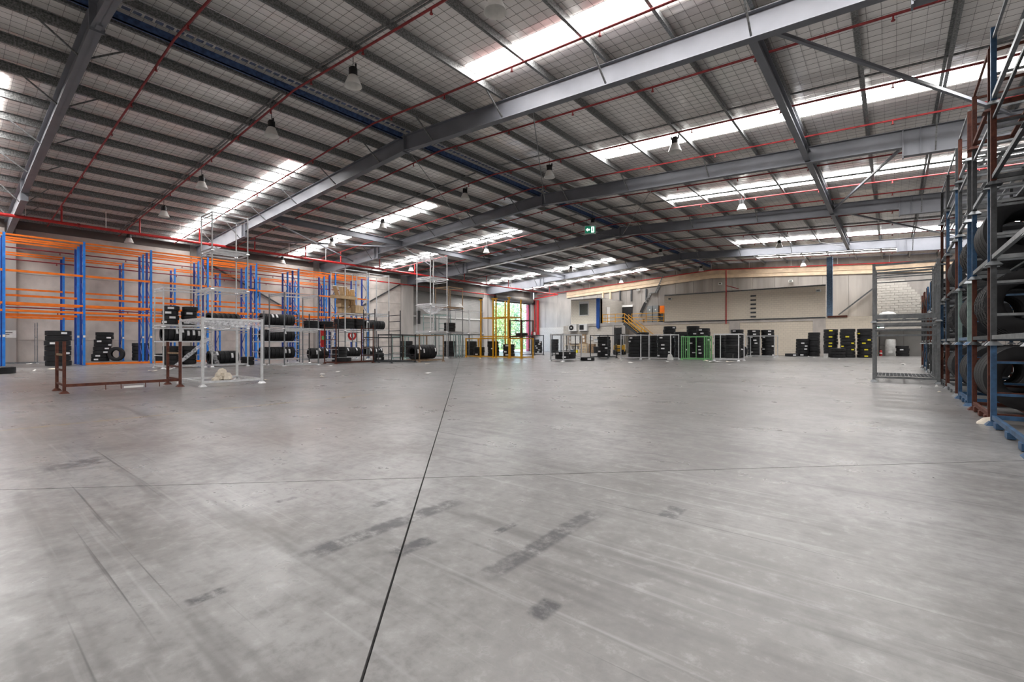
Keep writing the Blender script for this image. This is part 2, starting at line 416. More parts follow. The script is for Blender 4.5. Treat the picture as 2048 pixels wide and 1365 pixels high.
# translucent daylight sheets, each strip cut by the purlins
def skylight(xa, xb, y0, y1, label):
    mb = MB(); mb.xz((xa, zr(xa, 10.385)), (xb, zr(xb, 10.385)), (xb, zr(xb, 10.392)), (xa, zr(xa, 10.392)), y0, y1)
    mb.build('skylight', sky_m, ceil)
for y0, y1 in ((-10.6, -9.6), (.35, 1.35), (10.72, 11.55), (19.3, 20.25), (28.1, 29.2), (44.2, 45.4), (52.6, 53.8)):
    skylight(-10.6, XR - .6, y0, y1, 'right'); skylight(XL + 1, -22.75, y0, y1, 'left')
# ------------------------------------------------------------------ left wall
wl = MB().box(XL - .3, XL - .12, YF, 47.3, 0, 9.3); wl.box(XL - .3, XL - .12, 55.8, YB, 0, 9.3); wl.box(XL - .3, XL - .12, 47.3, 55.8, 7.4, 9.3)
wl = wl.build('wall_left', conc_dk); tag(wl, 'precast concrete side wall behind the blue and orange racking', kind='structure')
PIL = [(-7.6, -7.1), (2.5, 2.95), (12.2, 12.75), (22.1, 22.75), (32.1, 33.55)]
spans = [(YF, -7.6), (-7.1, 2.5), (2.95, 12.2), (12.75, 22.1), (22.75, 32.1)]
for a, b in spans:
    z = 0
    while z < 9:
        hh = min(1.38, 9.2 - z); block('wall_panel', wl, conc if z < 6.9 else upper_wall_m, XL - .12, XL, a + .01, b - .01, z + .008, z + hh - .008); z += 1.38
for a, b in PIL: block('pilaster', wl, conc_lt, XL - .1, XL + .42, a, b, 0, 7.75)
for a, b in ((45.1, 46.05), (46.2, 47.35)): block('pilaster', wl, conc_lt, XL - .1, XL + .3, a, b, 0, 7.8)
block('pilaster', wl, conc_lt, XL - .1, XL + .25, 55.85, YB, 0, 7.8)
block('lintel_panel', wl, upper_wall_m, XL - .12, XL, 33.6, 45.1, 7.3, 9.1); block('lintel_panel', wl, upper_wall_m, XL - .12, XL, 47.4, 55.8, 7.5, 9.1)
for p0, p1 in (((XL + .12, 13.4, 7.5), (XL + .12, 22.0, 3.0)), ((XL + .12, 32.0, 7.7), (XL + .12, 22.9, 2.6))    ):
    bar('wall_brace', wl, dark_st, p0, p1, .1, .1)
# closed roller door
d1 = tag(bpy.data.objects.new('door_1', None), 'closed grey roller door behind the stacked cages', kind='structure'); C.objects.link(d1)
mb = MB(); z = 0.0
while z < 7.2:
    mb.hexa([(XL - .1, 33.6, z), (XL - .02, 33.6, z), (XL - .02, 45.1, z), (XL - .1, 45.1, z), (XL - .1, 33.6, z + .11), (XL - .06, 33.6, z + .11), (XL - .06, 45.1, z + .11), (XL - .1, 45.1, z + .11)]); z += .115
tag(mb.build('slat_curtain', door_m, d1), kind='stuff')
MB().box(XL - .02, XL + .5, 33.6, 45.1, 7.15, 7.9).build('roller_hood', door_dk, d1)
for y in (33.6, 45.0): block('guide_rail', d1, dark_st, XL - .02, XL + .1, y, y + .1, 0, 7.2)
MB().box(XL, XL + .06, 33.6, 45.1, 4.2, 4.36).build('cross_rail', white, d1)
block('chain_box', d1, black, XL + .1, XL + .35, 34.2, 34.6, 3.4, 4.9)
# open roller door
d2 = tag(bpy.data.objects.new('door_2', None), 'open roller door showing green trees outside', kind='structure'); C.objects.link(d2)
mb = MB(); mb.box(XL - .02, XL + .1, 47.4, 55.8, 6.92, 7.15); mb.tube((XL + .3, 47.4, 7.5), (XL + .3, 55.8, 7.5), .42, 16).build('rolled_curtain', door_dk, d2, True)
for y in (47.38, 55.62): block('guide_rail', d2, dark_st, XL - .02, XL + .12, y, y + .1, 0, 7.0)
block('jamb', d2, pink, XL - .32, XL - .02, 55.3, 55.62, 0, 6.92)
block('motor', d2, black, XL + .05, XL + .5, 55.9, 56.4, 7.0, 7.5)
# other walls of the shed
wr = MB().box(XR, XR + .25, YF, YB, 0, 9.3).build('wall_right', conc_dk); tag(wr, 'precast side wall behind the tall tyre cages', kind='structure')
wf = MB().box(XL, XR, YF - .25, YF, 0, 10.5).build('wall_front', conc); tag(wf, 'precast end wall behind the camera', kind='structure')
wb = MB().box(XL, XR, YB + .12, YB + .3, 0, 10.6).build('wall_back', conc_dk); tag(wb, 'tall precast end wall with vertical panel joints', kind='structure')
x = XL
while x < XR - .3:
    x1 = min(x + 2.15, XR)
    mb = MB().xz((x + .012, 0), (x1 - .012, 0), (x1 - .012, zr(x1, 10.4)), (x + .012, zr(x, 10.4)), YB, YB + .12)
    mb.build('wall_panel', conc_lt if x < -33.6 else conc_dk, wb); x = x1
for a, b in ((-36, XM), (XM, XR)):
    MB().xz((a, zr(a, 8.75)), (b, zr(b, 8.75)), (b, zr(b, 9.62)), (a, zr(a, 9.62)), YB - .25, YB - .02).build('roofline_bulkhead', beige, wb)
    bar('bulkhead_rail', wb, beige, (a, YB - .3, zr(a, 9.15)), (b, YB - .3, zr(b, 9.15)), .08, .08)
for x in (-30.3, -29.2, -27.8, -26.2, -24.2): block('downpipe', wb, beige if x < -29 else dark_st, x, x + .16, YB - .35, YB - .1, 6.6, 8.1)
MB().box(XL, -32, YB - .1, YB, 0, 3.5).build('block_base', block_grey, wb)

# ------------------------------------------------------------------ block mezzanine at the end wall
mz = tag(bpy.data.objects.new('wall_mezzanine', None), 'tan block wall and raised platform in front of the end wall', kind='structure'); C.objects.link(mz)
MB().box(-24.3, -1.3, 52, 52.2, 0, 3.3).build('lower_block_wall', block_tan, mz)
MB().box(-24.3, -4.75, 51.94, YB, 3.3, 3.62).build('slab_edge', conc, mz)
MB().box(-20, -4.75, 51.98, 52.2, 3.62, 6.53).build('upper_block_wall', block_tan, mz)
MB().box(-20, -4.75, 51.93, 52.22, 6.53, 6.66).build('coping', galv, mz)
MB().box(-20, -4.75, 51.86, 51.98, 3.55, 3.64).build('service_tray', dark_st, mz)
for a, b in ((-24.2, -23.6), (-13.1, -12.1), (-5.75, -4.75)): block('pier', mz, conc, a, b, 51.9, 52.05, 0, 3.5)
MB().box(-4.75, -1.3, 51.98, YB, 3.3, 3.62).build('ledge_slab', block_tan, mz)
block('timber_end', mz, rust, -4.6, -3.1, 51.85, 51.97, 3.55, 3.72)
block('steel_column', mz, bluest_l, -4.7, -4.25, 52.25, 52.6, 3.62, 9.2)
bar('diagonal_brace', mz, dark_st, (-4.1, 56.5, 4.0), (-1.2, 56.5, 6.6), .12, .12)
# office box and platform
of = tag(bpy.data.objects.new('wall_office', None), 'cream block office box raised beside the stair platform', kind='structure'); C.objects.link(of)
MB().box(-31.8, -27.45, 51, 51.2, 3.6, 6.6).build('office_front', block_cream, of)
MB().box(-27.6, -27.45, 51, YB, 3.6, 6.6).build('office_side', block_y, of)
MB().box(-31.8, -27.45, 51, YB, 6.6, 6.75).build('office_roof', conc_lt, of)
MB().box(-33, -24.4, 51.05, 51.25, 0, 3.4).build('base_block_wall', block_grey, of)
MB().box(-31.8, -24.3, 50.95, YB, 3.3, 3.62).build('platform_slab', conc_lt, of)
MB().box(-24.6, -24.3, 51, 52.1, 0, 3.3).build('platform_end_wall', block_y, of)
for a, b in ((-26.0, -25.75), (-24.75, -24.3)): block('doorway_pier', of, conc_lt, a, b, 50.93, 51.06, 0, 3.3)
block('dark_doorway', of, black, -25.75, -24.75, 50.99, 51.04, 0, 3.05)
w1 = MB(); x0, x1, z0, z1 = -30.5, -29.3, 4.72, 6.35
for a, b, c, d in ((x0 - .08, x0, z0 - .08, z1 + .08), (x1, x1 + .08, z0 - .08, z1 + .08), (x0, x1, z0 - .08, z0), (x0, x1, z1, z1 + .08)): w1.box(a, b, 50.92, 51.02, c, d)
w1 = w1.build('window_1', white); tag(w1, 'small office window with a dark pane and blind', kind='structure')
MB().box(x0, x1, 50.97, 50.99, z0, z1).build('pane', glass_d, w1); MB().box(x0, x1, 50.95, 50.965, z1 - .22, z1).build('blind', white, w1)
block('office_door', of, white, -27.43, -27.4, 52.2, 53.1, 3.62, 5.7)
bp = thing('corner_guard', 'tall blue post on the corner of the cream office box', 'post', (-27.75, 50.8, 3.1))
MB().box(-.25, .12, -.12, .14, 0, 3.55).build('guard_body', blue_p, bp); MB().box(-.18, .08, -.08, .1, -.12, 0).build('guard_tip', blue_p, bp)
# stair and yellow railing
stp = thing('stair', 'grey steel stair going down right from the raised platform', 'stair', (-24.3, 50.5, 0))
for sy in (0, 1.0): bar('stringer', stp, dark_st, (0, sy, 3.5), (4.6, sy, .05), .06, .25)
for i in range(1, 18): block('tread', stp, galv, i * .26 - .13, i * .26 + .13, .03, .97, 3.6 - i * .2, 3.63 - i * .2)
def railing(label, pts, posts, slope_z=None):
    r = thing('handrail', label, 'railing', pts[0])
    b = Vector(pts[0])
    for hz in (1.05, .62, .2):
        for p, q in zip(pts[:-1], pts[1:]): rod('rail', r, yellow, Vector(p) - b + Vector((0, 0, hz)), Vector(q) - b + Vector((0, 0, hz)), .035)
    for p in posts: rod('rail_post', r, yellow, Vector(p) - b, Vector(p) - b + Vector((0, 0, 1.07)), .035)
railing('yellow railing along the platform edge and down the stair', [(-27.3, 50.98, 3.62), (-24.4, 50.98, 3.62), (-19.9, 50.48, .1)], [(-27.3, 50.98, 3.62), (-26.6, 50.98, 3.62), (-25.6, 50.98, 3.62), (-24.4, 50.98, 3.62), (-22.2, 50.7, 1.85), (-20, 50.5, .1)])
railing('yellow railing on the mezzanine edge left of the tan block wall', [(-24.0, 52.02, 3.62), (-20.05, 52.02, 3.62)], [(-24.0, 52.02, 3.62), (-22.2, 52.02, 3.62), (-20.1, 52.02, 3.62)])
railing('yellow railing on the inner side of the stair', [(-24.2, 51.55, 3.55), (-19.8, 51.55, .1)], [(-24.2, 51.55, 3.55), (-22.2, 51.55, 1.98)])
# mezzanine equipment
dd = thing('double_door', 'dark double doors under a pale lintel on the mezzanine', 'door', (-28.2, 56.72, 3.62))
MB().box(.1, 1.1, -.08, 0, 0, 2.3).build('door_leaf', black, dd); MB().box(1.12, 2.15, -.08, 0, 0, 2.3).build('door_leaf', black, dd)
MB().box(0, 2.25, -.18, 0, 2.3, 2.55).build('lintel', white, dd); MB().box(-.05, .1, -.12, 0, 0, 2.4).build('door_frame', white, dd)
block('notice', dd, white, .45, .8, -.1, -.085, 1.2, 1.5)
for i, x in enumerate((-23.85, -23.1)):
    cb = thing('electrical_cabinet', 'grey electrical cabinet, ' + ('left' if i == 0 else 'right') + ' one of two on the mezzanine', 'cabinet', (x, 56.2, 3.62))
    MB().box(0, .68, 0, .5, 0, 2.25).build('cabinet_body', cabinet_g, cb); MB().box(.04, .64, -.02, 0, .1, 2.15).build('door', cabinet_g, cb)
    MB().tube((.34, -.05, 1.75), (.34, 0, 1.75), .09, 10).build('gauge', white, cb, True)
ob = thing('orange_locker', 'bright orange box beside the tan upper block wall', 'box', (-22.2, 56.1, 4.85))
MB().box(0, .62, 0, .4, 0, .95).build('locker_body', orange, ob); MB().box(.05, .57, -.02, 0, .05, .9).build('locker_door', orange, ob); MB().box(.1, .5, .05, .35, -1.2, 0).build('locker_stand', dark_st, ob)
la = thing('roof_ladder', 'two flight steel access ladder climbing the end wall to the roof', 'ladder', (-25.0, 56.2, 4.6))
F1 = ((0, 0, 0), (1.5, 0, 2.9)); F2 = ((2.2, 0, 2.9), (3.2, 0, 4.9))
for p, q in (F1, F2):
    for sy in (0, .5): bar('ladder_rail', la, galv if p[0] == 0 else dark_st, Vector(p) + Vector((0, sy, 0)), Vector(q) + Vector((0, sy, 0)), .05, .1)
    for i in range(1, 9):
        c_ = Vector(p).lerp(Vector(q), i / 9); bar('rung', la, dark_st, c_, c_ + Vector((0, .5, 0)), .05, .04)
MB().box(1.5, 2.2, 0, .5, 2.86, 2.92).build('landing', galv, la); bar('guard_plate', la, black, (.35, -.02, .5), (.95, -.02, 1.7), .02, .4)
bx_ = thing('low_bench', 'low timber bench behind the yellow mezzanine railing', 'bench', (-24.2, 55.2, 3.62))
MB().box(0, 2.2, 0, .6, .55, .62).build('bench_top', timber, bx_)
for i in range(2): block('bench_leg', bx_, timber, .1 + i * 1.9, .2 + i * 1.9, .1, .5, 0, .55)
for i, (x, z) in enumerate(((-31.4, 2.72), (-29.9, 2.74))):
    ac = thing('air_conditioner', 'white air conditioner with ' + ('a round fan grille' if i == 0 else 'a square dark grille') + ' under the office box', 'air conditioner', (x, 50.62, z))
    MB().box(-.55, .62, 0, .4, 0, .86).build('casing', white, ac)
    if i == 0:
        MB().tube((-.12, -.03, .43), (-.12, .01, .43), .33, 20).build('fan_grille', black, ac); MB().tube((-.12, -.05, .43), (-.12, 0, .43), .1, 12).build('fan_hub', white, ac)
    else: block('grille', ac, black, -.42, .18, -.03, .01, .13, .72)
    bar('bracket', ac, dark_st, (-.4, .2, -.05), (.45, .2, -.05), .3, .05)
# ridge-to-floor details on the block wall
rd = thing('red_drop_pipe', 'thin red pipe running down the tan block wall', 'pipe', (-13.4, 51.85, 3.2)); rod('pipe_run', rd, red_m, (0, 0, 0), (0, 0, 5.6), .06); rod('pipe_branch', rd, dkred, (.05, 0, 4.0), (1.2, .1, 3.6), .04)
vs = thing('wall_vent', 'column of six dark vent slots on the upper block wall', 'vent', (-11.1, 51.93, 3.75))
for i in range(6): block('vent_slot', vs, dark_st, 0, .5, 0, .04, .05 + i * .42, .2 + i * .42)
for nm, (x, y, z) in (('near the left end of the upper block wall', (-19.3, 51.8, 6.05)), ('near the right end of the upper block wall', (-5.3, 51.8, 6.0)), ('high on the dark panels above the block wall', (-15.2, 56.4, 7.9)), ('on the panels right of the orange locker', (-8.2, 56.4, 7.6)), ('on the wall above the office stair', (-25.1, 56.4, 7.9))):
    fl_ = thing('wall_light', 'small white wall light ' + nm, 'light', (x, y, z)); MB().box(-.18, .18, -.12, .12, 0, .22).build('lamp_body', white, fl_); MB().box(-.13, .13, -.16, -.11, .04, .18).build('lamp_lens', glass_d, fl_)

# grey block room in the far right corner, block by block
gr = tag(bpy.data.objects.new('wall_far_room', None), 'grey block gable wall above a wide doorway in the far right corner', kind='structure'); C.objects.link(gr)
MB().xz((-1.3, 2.55), (4.5, 2.55), (2.2, 5.0), (-1.3, 6.85), 55.6, 55.75).build('mortar_core', mortar_m, gr)
row = 0; z = 2.56
while z < 6.8:
    xm = 2.6 if z < 4.9 else 2.2 - (z - 4.9) * .75
    x = -1.3 - (.3 if row % 2 else 0)
    while x < xm:
        a, b = max(x, -1.3), min(x + .585, xm + .15)
        if b - a > .1: block('wall_block', gr, blk_m, a, b - .02, 55.55, 55.62, z, z + .215)
        x += .605
    z += .235; row += 1
MB().box(-1.3, 2.6, 55.5, 55.8, 2.42, 2.56).build('doorway_lintel', conc, gr)
MB().box(-1.3, -.95, 55.5, 56.6, 0, 2.45).build('doorway_side', conc_dk, gr)
for a, b in ((-.9, .85), (.88, 2.6)): MB().box(a, b, 56.6, 56.66, 0, 2.42).build('door_sheet', door_m, gr)

# ------------------------------------------------------------------ sprinkler pipes
head_me = MB().tube((0, 0, 0), (0, 0, -.1), .022, 6).tube((0, 0, -.1), (0, 0, -.12), .045, 8).mesh('sprinkler_head', dkred)
BR = (.8, 4.3, 7.8, 11.0, 14.5, 18.3, 21.35, 25.2, 29.2, 31.6, 36, 39.6, 43.5, 48.5, 52.3)
seen = 0
for i, y in enumerate(BR):
    if y > 3: seen += 1
    lab = ('red sprinkler pipe under the roof, %s one across counting away from the camera' % ORD[seen - 1]) if y > 3 else ('red sprinkler pipe under the roof at far left edge' if y > 0 else 'red sprinkler pipe under the roof behind the camera, number %d' % (i + 1))
    t = thing('sprinkler_pipe', lab, 'pipe', (XM, y, 10.03), group='sprinkler pipes under the roof')
    m_ = dkred
    for x1 in (XL + .6, XR - .4): rod('pipe_run', t, m_, (0, 0, 0), (x1 - XM, 0, zr(x1, 10.03) - 10.03), .035, 8)
    k = -8
    while k <= 8:
        x = k * 3.0 + 1.2; put('sprinkler_head', head_me, t, loc=(x, 0, -TP * abs(x) - .03)); k += 1
    rod('riser', t, red_m, (-36.0 - XM, 0, 8.0 - 10.03), (-36.0 - XM, 0, zr(-36, 10.0) - 10.03), .045, 8)
mp_ = thing('fire_main_pipe', 'thick red fire main running above the racks along the left wall', 'pipe', (-36, YF, 7.93))
rod('pipe_run', mp_, red_m, (0, 0, 0), (0, 54.2 - YF, 0), .085, 12)
rod('pipe_run', mp_, red_m, (0, 54.2 - YF, 0), (-5.4, 56.2 - YF, -.1), .075, 10)
for y in (2.9, 6.2, 9.9, 13.2, 17, 20, 24, 27, 31.5, 36, 40, 44, 49): rod('hanger', mp_, white, (0, y - YF, .02), (0, y - YF, 1.05), .018, 6)
for y in (5.0, 11.6, 18, 25.5, 33.7, 41): put('collar', CACHE.setdefault('collar', MB().tube((0, -.06, 0), (0, .06, 0), .115, 12).mesh('collar', dkred, True)), mp_, loc=(0, y - YF, 0))
p2 = thing('wall_fire_pipe', 'red pipe along the left wall above the roller doors', 'pipe', (XL + .5, 24, 7.65))
rod('pipe_run', p2, red_m, (0, 0, 0), (0, 32.4, 0), .06, 10)
for i in range(6): rod('hanger', p2, galv, (0, 2 + i * 5.5, 0), (0, 2 + i * 5.5, 1.2), .015, 6)
p3 = thing('end_wall_fire_pipe', 'red pipe following the roofline of the end wall', 'pipe', (XM, YB - .45, 9.66))
for x1 in (XL + 1, XR - .5): rod('pipe_run', p3, red_m, (0, 0, 0), (x1 - XM, 0, -TP * abs(x1 - XM)), .06, 10)
for dx in range(-20, 24, 4): rod('hanger', p3, white, (dx, 0, -TP * abs(dx)), (dx, 0, .7 - TP * abs(dx)), .018, 6)
for i, (x, r, z0, z1) in enumerate(((-41.05, .2, 2.6, 7.6), (-41.6, .09, 2.4, 7.6))):
    q = thing('fire_riser', ('thick' if i == 0 else 'thin') + ' dark red fire riser in the far left corner', 'pipe', (x, YB - .3, z0)); rod('pipe_run', q, red_m, (0, 0, 0), (0, 0, z1 - z0), r, 12)
    MB().tube((0, 0, -.14), (0, 0, .02), r + .05, 12).build('flange', red_m, q, True)
hr = thing('hose_reel', 'red fire hose reel with white disc beside the open door', 'hose reel', (XL + .3, 56.1, 2.6)); MB().tube((0, 0, 0), (.3, 0, 0), .42, 20).build('hose_drum', red_m, hr, True); MB().tube((.3, 0, 0), (.34, 0, 0), .3, 20).build('reel_disc', white, hr, True)
for i, (a, b, yy) in enumerate(((-33, -19, 33.3), (-31, -18, 46.5), (-10.5, .3, 46.5))):
    q = thing('cable_tray', 'white cable tray slung under the %s rafter' % ('third' if i == 0 else 'farthest') + (' on its right half' if i == 2 else ' on its left half'), 'cable tray', (a, yy, zr(a, 9.34)))
    bar('tray', q, white, (0, 0, 0), (b - a, 0, zr(b, 9.34) - zr(a, 9.34)), .2, .06)
    for k in range(5):
        x = a + (b - a) * (k + .5) / 5; rod('hanger', q, white, (x - a, 0, zr(x, 9.34) - zr(a, 9.34)), (x - a, 0, zr(x, 9.34) - zr(a, 9.34) + .55), .012, 6)

# ------------------------------------------------------------------ high bay lamps
lamp_h = MB().tube((0, 0, -.18), (0, 0, .05), .13, 14).tube((0, 0, .05), (0, 0, .09), .09, 12).mesh('housing', black, True)
lamp_s = MB().lathe([(.13, -.18), (.15, -.2), (.235, -.42), (.27, -.5), (.262, -.5), (.225, -.42), (.14, -.21), (.0, -.2)], 22).mesh('shade', shade_m, True)
lamp_c = MB().tube((0, 0, .09), (0, 0, .55), .012, 6).mesh('rod', dark_st)
lamp_g = MB().tube((-.14, 0, .02), (-.14, 0, .14), .03, 6).tube((.14, 0, .0), (.14, 0, .14), .035, 6).mesh('ballast', black)
ROWS = ((8.1, (-7.1, -12.96, -18.6, -26.2, -32.3, -40.1)), (18.5, (-6.7, -12.75, -18.45, -26.1, -32.45, -40.4)), (29.0, (-6.65, -16.3, -26.4, -36.3)), (42.3, (-6.95, -16.65, -26.4)), (54.2, (-6.8, -16.65, -26.4)))
for ri, (y, xs) in enumerate(ROWS):
    for i, x in enumerate(xs):
        t = thing('high_bay_light', 'hanging bell lamp, %s from the right in the %s row from camera' % (ORD[i], ORD[ri]), 'light', (x, y, zr(x, 9.86)), group='bell shaped roof lamps')
        for nm, me in (('housing', lamp_h), ('shade', lamp_s), ('rod', lamp_c), ('ballast', lamp_g)): put(nm, me, t)
# exit sign
ex = thing('exit_sign', 'green hanging exit sign with a white arrow and door symbol', 'exit sign', (-16.1, 28.3, 8.72), math.radians(30))
MB().box(-.38, .38, -.04, .04, 0, .58).build('sign_case', white, ex); MB().box(-.345, .345, -.05, -.04, .045, .535).build('sign_face', exit_g, ex)
ar = MB(); ar.v = [(-.30, -.056, .29), (-.17, -.056, .42), (-.17, -.056, .345), (-.02, -.056, .345), (-.02, -.056, .235), (-.17, -.056, .235), (-.17, -.056, .16)]; ar.f = [tuple(range(7))]
ar.build('arrow', exit_w, ex); MB().box(.07, .27, -.06, -.05, .09, .49).build('door_symbol', exit_w, ex)
mn = MB(); mn.tube((.17, -.066, .41), (.17, -.06, .41), .035, 10); mn.bar((.17, -.064, .37), (.15, -.064, .25), .01, .05); mn.bar((.15, -.064, .26), (.2, -.064, .14), .01, .035); mn.bar((.15, -.064, .26), (.1, -.064, .17), .01, .035); mn.bar((.17, -.064, .35), (.12, -.064, .29), .01, .025)
mn.build('running_figure', exit_g, ex)
for sx in (-.25, .25): rod('hanger', ex, dark_st, (sx, 0, .58), (sx, 0, 1.35), .01, 6)

# ------------------------------------------------------------------ pallet racking along the left wall
def racking(label, xf, xb, ys, levels, H, low=None):
    t = thing('pallet_rack', label, 'pallet rack', (xf, ys[0], 0))
    for y in ys:
        yy = y - ys[0]
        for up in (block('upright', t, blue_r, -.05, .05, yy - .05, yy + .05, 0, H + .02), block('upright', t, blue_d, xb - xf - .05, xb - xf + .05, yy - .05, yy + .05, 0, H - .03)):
            block('base_plate', up, blue_d, -.04, .14, -.04, .14, 0, .012)
        z = .25; k = 0
        while z < H - .9:
            a, b = (-.05, xb - xf + .05) if k % 2 == 0 else (xb - xf + .05, -.05)
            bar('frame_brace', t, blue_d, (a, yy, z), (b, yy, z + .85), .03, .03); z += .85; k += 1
    for y0, y1 in zip(ys[:-1], ys[1:]):
        for sx, lv in ((.055, levels[0]), (xb - xf - .055, levels[1])):
            for z in lv: block('beam', t, orange, sx - .03, sx + .03, y0 - ys[0] + .05, y1 - ys[0] - .05, z - (.085 if z > 6 else .11), z)
    if low:
        for i in low: block('floor_beam', t, orange, -.04, .04, ys[i] - ys[0] + .05, ys[i + 1] - ys[0] - .05, .02, .13)
    for i in range(1, 4): block('bay_sign', t, white, .05, .056, ys[i] - ys[0] - .045, ys[i] - ys[0] + .045, 1.5, 1.62)
    return t
Y9 = [-.95 + 2.932 * i for i in range(9)]
racking('front row of blue and orange pallet racking, nearest the open floor', -33.8, -34.7, Y9, ((6.62, 4.86, 3.25, 2.88), (6.62, 3.25)), 6.65, (2, 3, 5))
racking('middle row of blue and orange pallet racking, back to back with front row', -35.5, -36.3, Y9, ((6.62, 3.75, 2.75), (6.62, 2.75)), 6.6)
racking('rear row of blue and orange pallet racking against the left wall', -40.4, -41.3, Y9, ((6.6, 4.46, 2.78), (6.6,)), 6.6)
for i, (x, z) in enumerate(((-37.4, 6.45), (-38.6, 5.95), (-36.9, 3.15), (-38.2, 3.0))):
    q = thing('rack_sprinkler_pipe', ('upper' if i < 2 else 'lower') + ' dark red pipe between the racks, ' + ('nearer one' if i % 2 == 0 else 'one closer to wall'), 'pipe', (x, -3, z)); rod('pipe_run', q, dkred, (0, 0, 0), (0, 27, 0), .035, 8)
    for k in range(9): put('sprinkler_head', head_me, q, loc=(0, 1.4 + k * 3, -.02))

# ------------------------------------------------------------------ tyres
def tyre_mesh(name, R_, W_, rim, n, lug=0.0, grooves=4):
    h = W_ / 2; g = .014 if R_ > .4 else .01
    tread = []; k = grooves * 2 + 1
    for i in range(k):
        a = -.84 * h + 1.68 * h * i / k; b = -.84 * h + 1.68 * h * (i + 1) / k; w = (b - a)
        if i % 2 == 0: tread += [(R_, a - w * .22, i), (R_, b + w * .22, i)]
        else: tread += [(R_ - g, a + w * .3, -1), (R_ - g, b - w * .3, -1)]
    prof = [(rim, -.8 * h, -1), (rim + .025, -.93 * h, -1), ((R_ + rim) / 2, -h, -1), (R_ - .07 * R_ / .5, -.97 * h, -1), (R_ - .02, -.9 * h, -1)] + tread + \
           [(R_ - .02, .9 * h, -1), (R_ - .07 * R_ / .5, .97 * h, -1), ((R_ + rim) / 2, h, -1), (rim + .025, .93 * h, -1), (rim, .8 * h, -1), (rim + .02, .7 * h, -1), (R_ - .05, .66 * h, -1), (R_ - .05, -.66 * h, -1), (rim + .02, -.7 * h, -1)]
    mb = MB(); K = len(prof)
    for i in range(n):
        a = 2 * PI * i / n
        for r, z, zone in prof:
            if lug and zone >= 0 and ((i + (zone // 2)) // 2) % 2 == 0 and (i + zone) % 4 < 2: r -= lug
            mb.v.append((r * math.cos(a), r * math.sin(a), z))
    for i in range(n):
        j = (i + 1) % n
        for q in range(K): mb.f.append((i * K + q, j * K + q, j * K + (q + 1) % K, i * K + (q + 1) % K))
    return mb.mesh(name, rubber, True)
KIND = {'truck': (.52, .265, .29, 32, 0), 'lug': (.52, .28, .29, 80, .02), 'rib': (.51, .27, .29, 64, 0), 'car': (.33, .225, .2, 28, 0), 'mid': (.47, .24, .26, 30, 0), 'chunk': (.55, .26, .27, 48, .035)}
TM = {k: tyre_mesh('tyre', *v) for k, v in KIND.items()}
def sticker_mesh(R_, W_, m_):
    mb = MB(); k = 5; hz = min(.05, W_ * .22)
    for i in range(k + 1):
        a = (i / k - .5) * (.25 / R_); mb.v += [((R_ + .004) * math.cos(a), (R_ + .004) * math.sin(a), -hz), ((R_ + .004) * math.cos(a), (R_ + .004) * math.sin(a), hz)]
    mb.f = [(2 * i, 2 * i + 2, 2 * i + 3, 2 * i + 1) for i in range(k)]
    return mb.mesh('sticker', m_)
SM = {(k, c): sticker_mesh(v[0], v[1], c) for k, v in KIND.items() for c in (sticker, sticker_y)}
NT = [0]
FAR = MB()
FAR_PROF = [(.27, -.1), (.3, -.12), (.42, -.125), (.47, -.1), (.47, .1), (.42, .125), (.3, .12), (.27, .1)]
def tyre(kind, loc, label, group=None, rot=(0, 0, 0), stick=None, smat=None):
    NT[0] += 1
    t = put('tyre', TM[kind], None, loc, rot); tag(t, label, 'tyre', group)
    if stick is not None: put('sticker', SM[(kind, smat or sticker)], t, rot=(0, 0, stick))
    return t
def stack(desc, x, y, n, kind='truck', z0=0.0, lean=(0, 0), p=.4, smat=None, word='from the floor', far=False):
    w = KIND[kind][1]
    if far:
        for i in range(n): FAR.lathe([(r_ * KIND[kind][0] / .47, z_ * w / .24) for r_, z_ in FAR_PROF], 20, True, x + random.uniform(-.03, .03), y + random.uniform(-.03, .03), z0 + w * (i + .5))
        return
    for i in range(n):
        jx, jy = random.uniform(-.03, .03), random.uniform(-.03, .03)
        a = math.atan2(-y, -x) + random.uniform(-.9, .9)
        lab = ('%s tyre %s in %s' % (ORD[i], word, desc)) if i < n - 1 or n == 1 else 'top tyre in %s' % desc
        if n == 1: lab = desc
        tyre(kind, (x + jx + lean[0] * i, y + jy + lean[1] * i, z0 + w * (i + .5) + .002), lab, 'tyres in ' + desc, (0, 0, 0), a if random.random() < p else None, smat)
def trow(desc, x, y0, n, kind='car', z0=0.0, axis='y', p=.4, gap=1.02, tilt=0.0, word='from the camera'):
    R_, w = KIND[kind][:2]
    for i in range(n):
        d = w * gap * (i + .5)
        loc = (x, y0 + d, z0 + R_) if axis == 'y' else (x + d, y0, z0 + R_)
        rot = (PI / 2, 0, tilt) if axis == 'y' else (PI / 2, 0, PI / 2 + tilt)
        tyre(kind, loc, '%s upright tyre %s in %s' % (ORD[i], word, desc), 'tyres in ' + desc, rot, random.uniform(.1, .9) if random.random() < p else None)

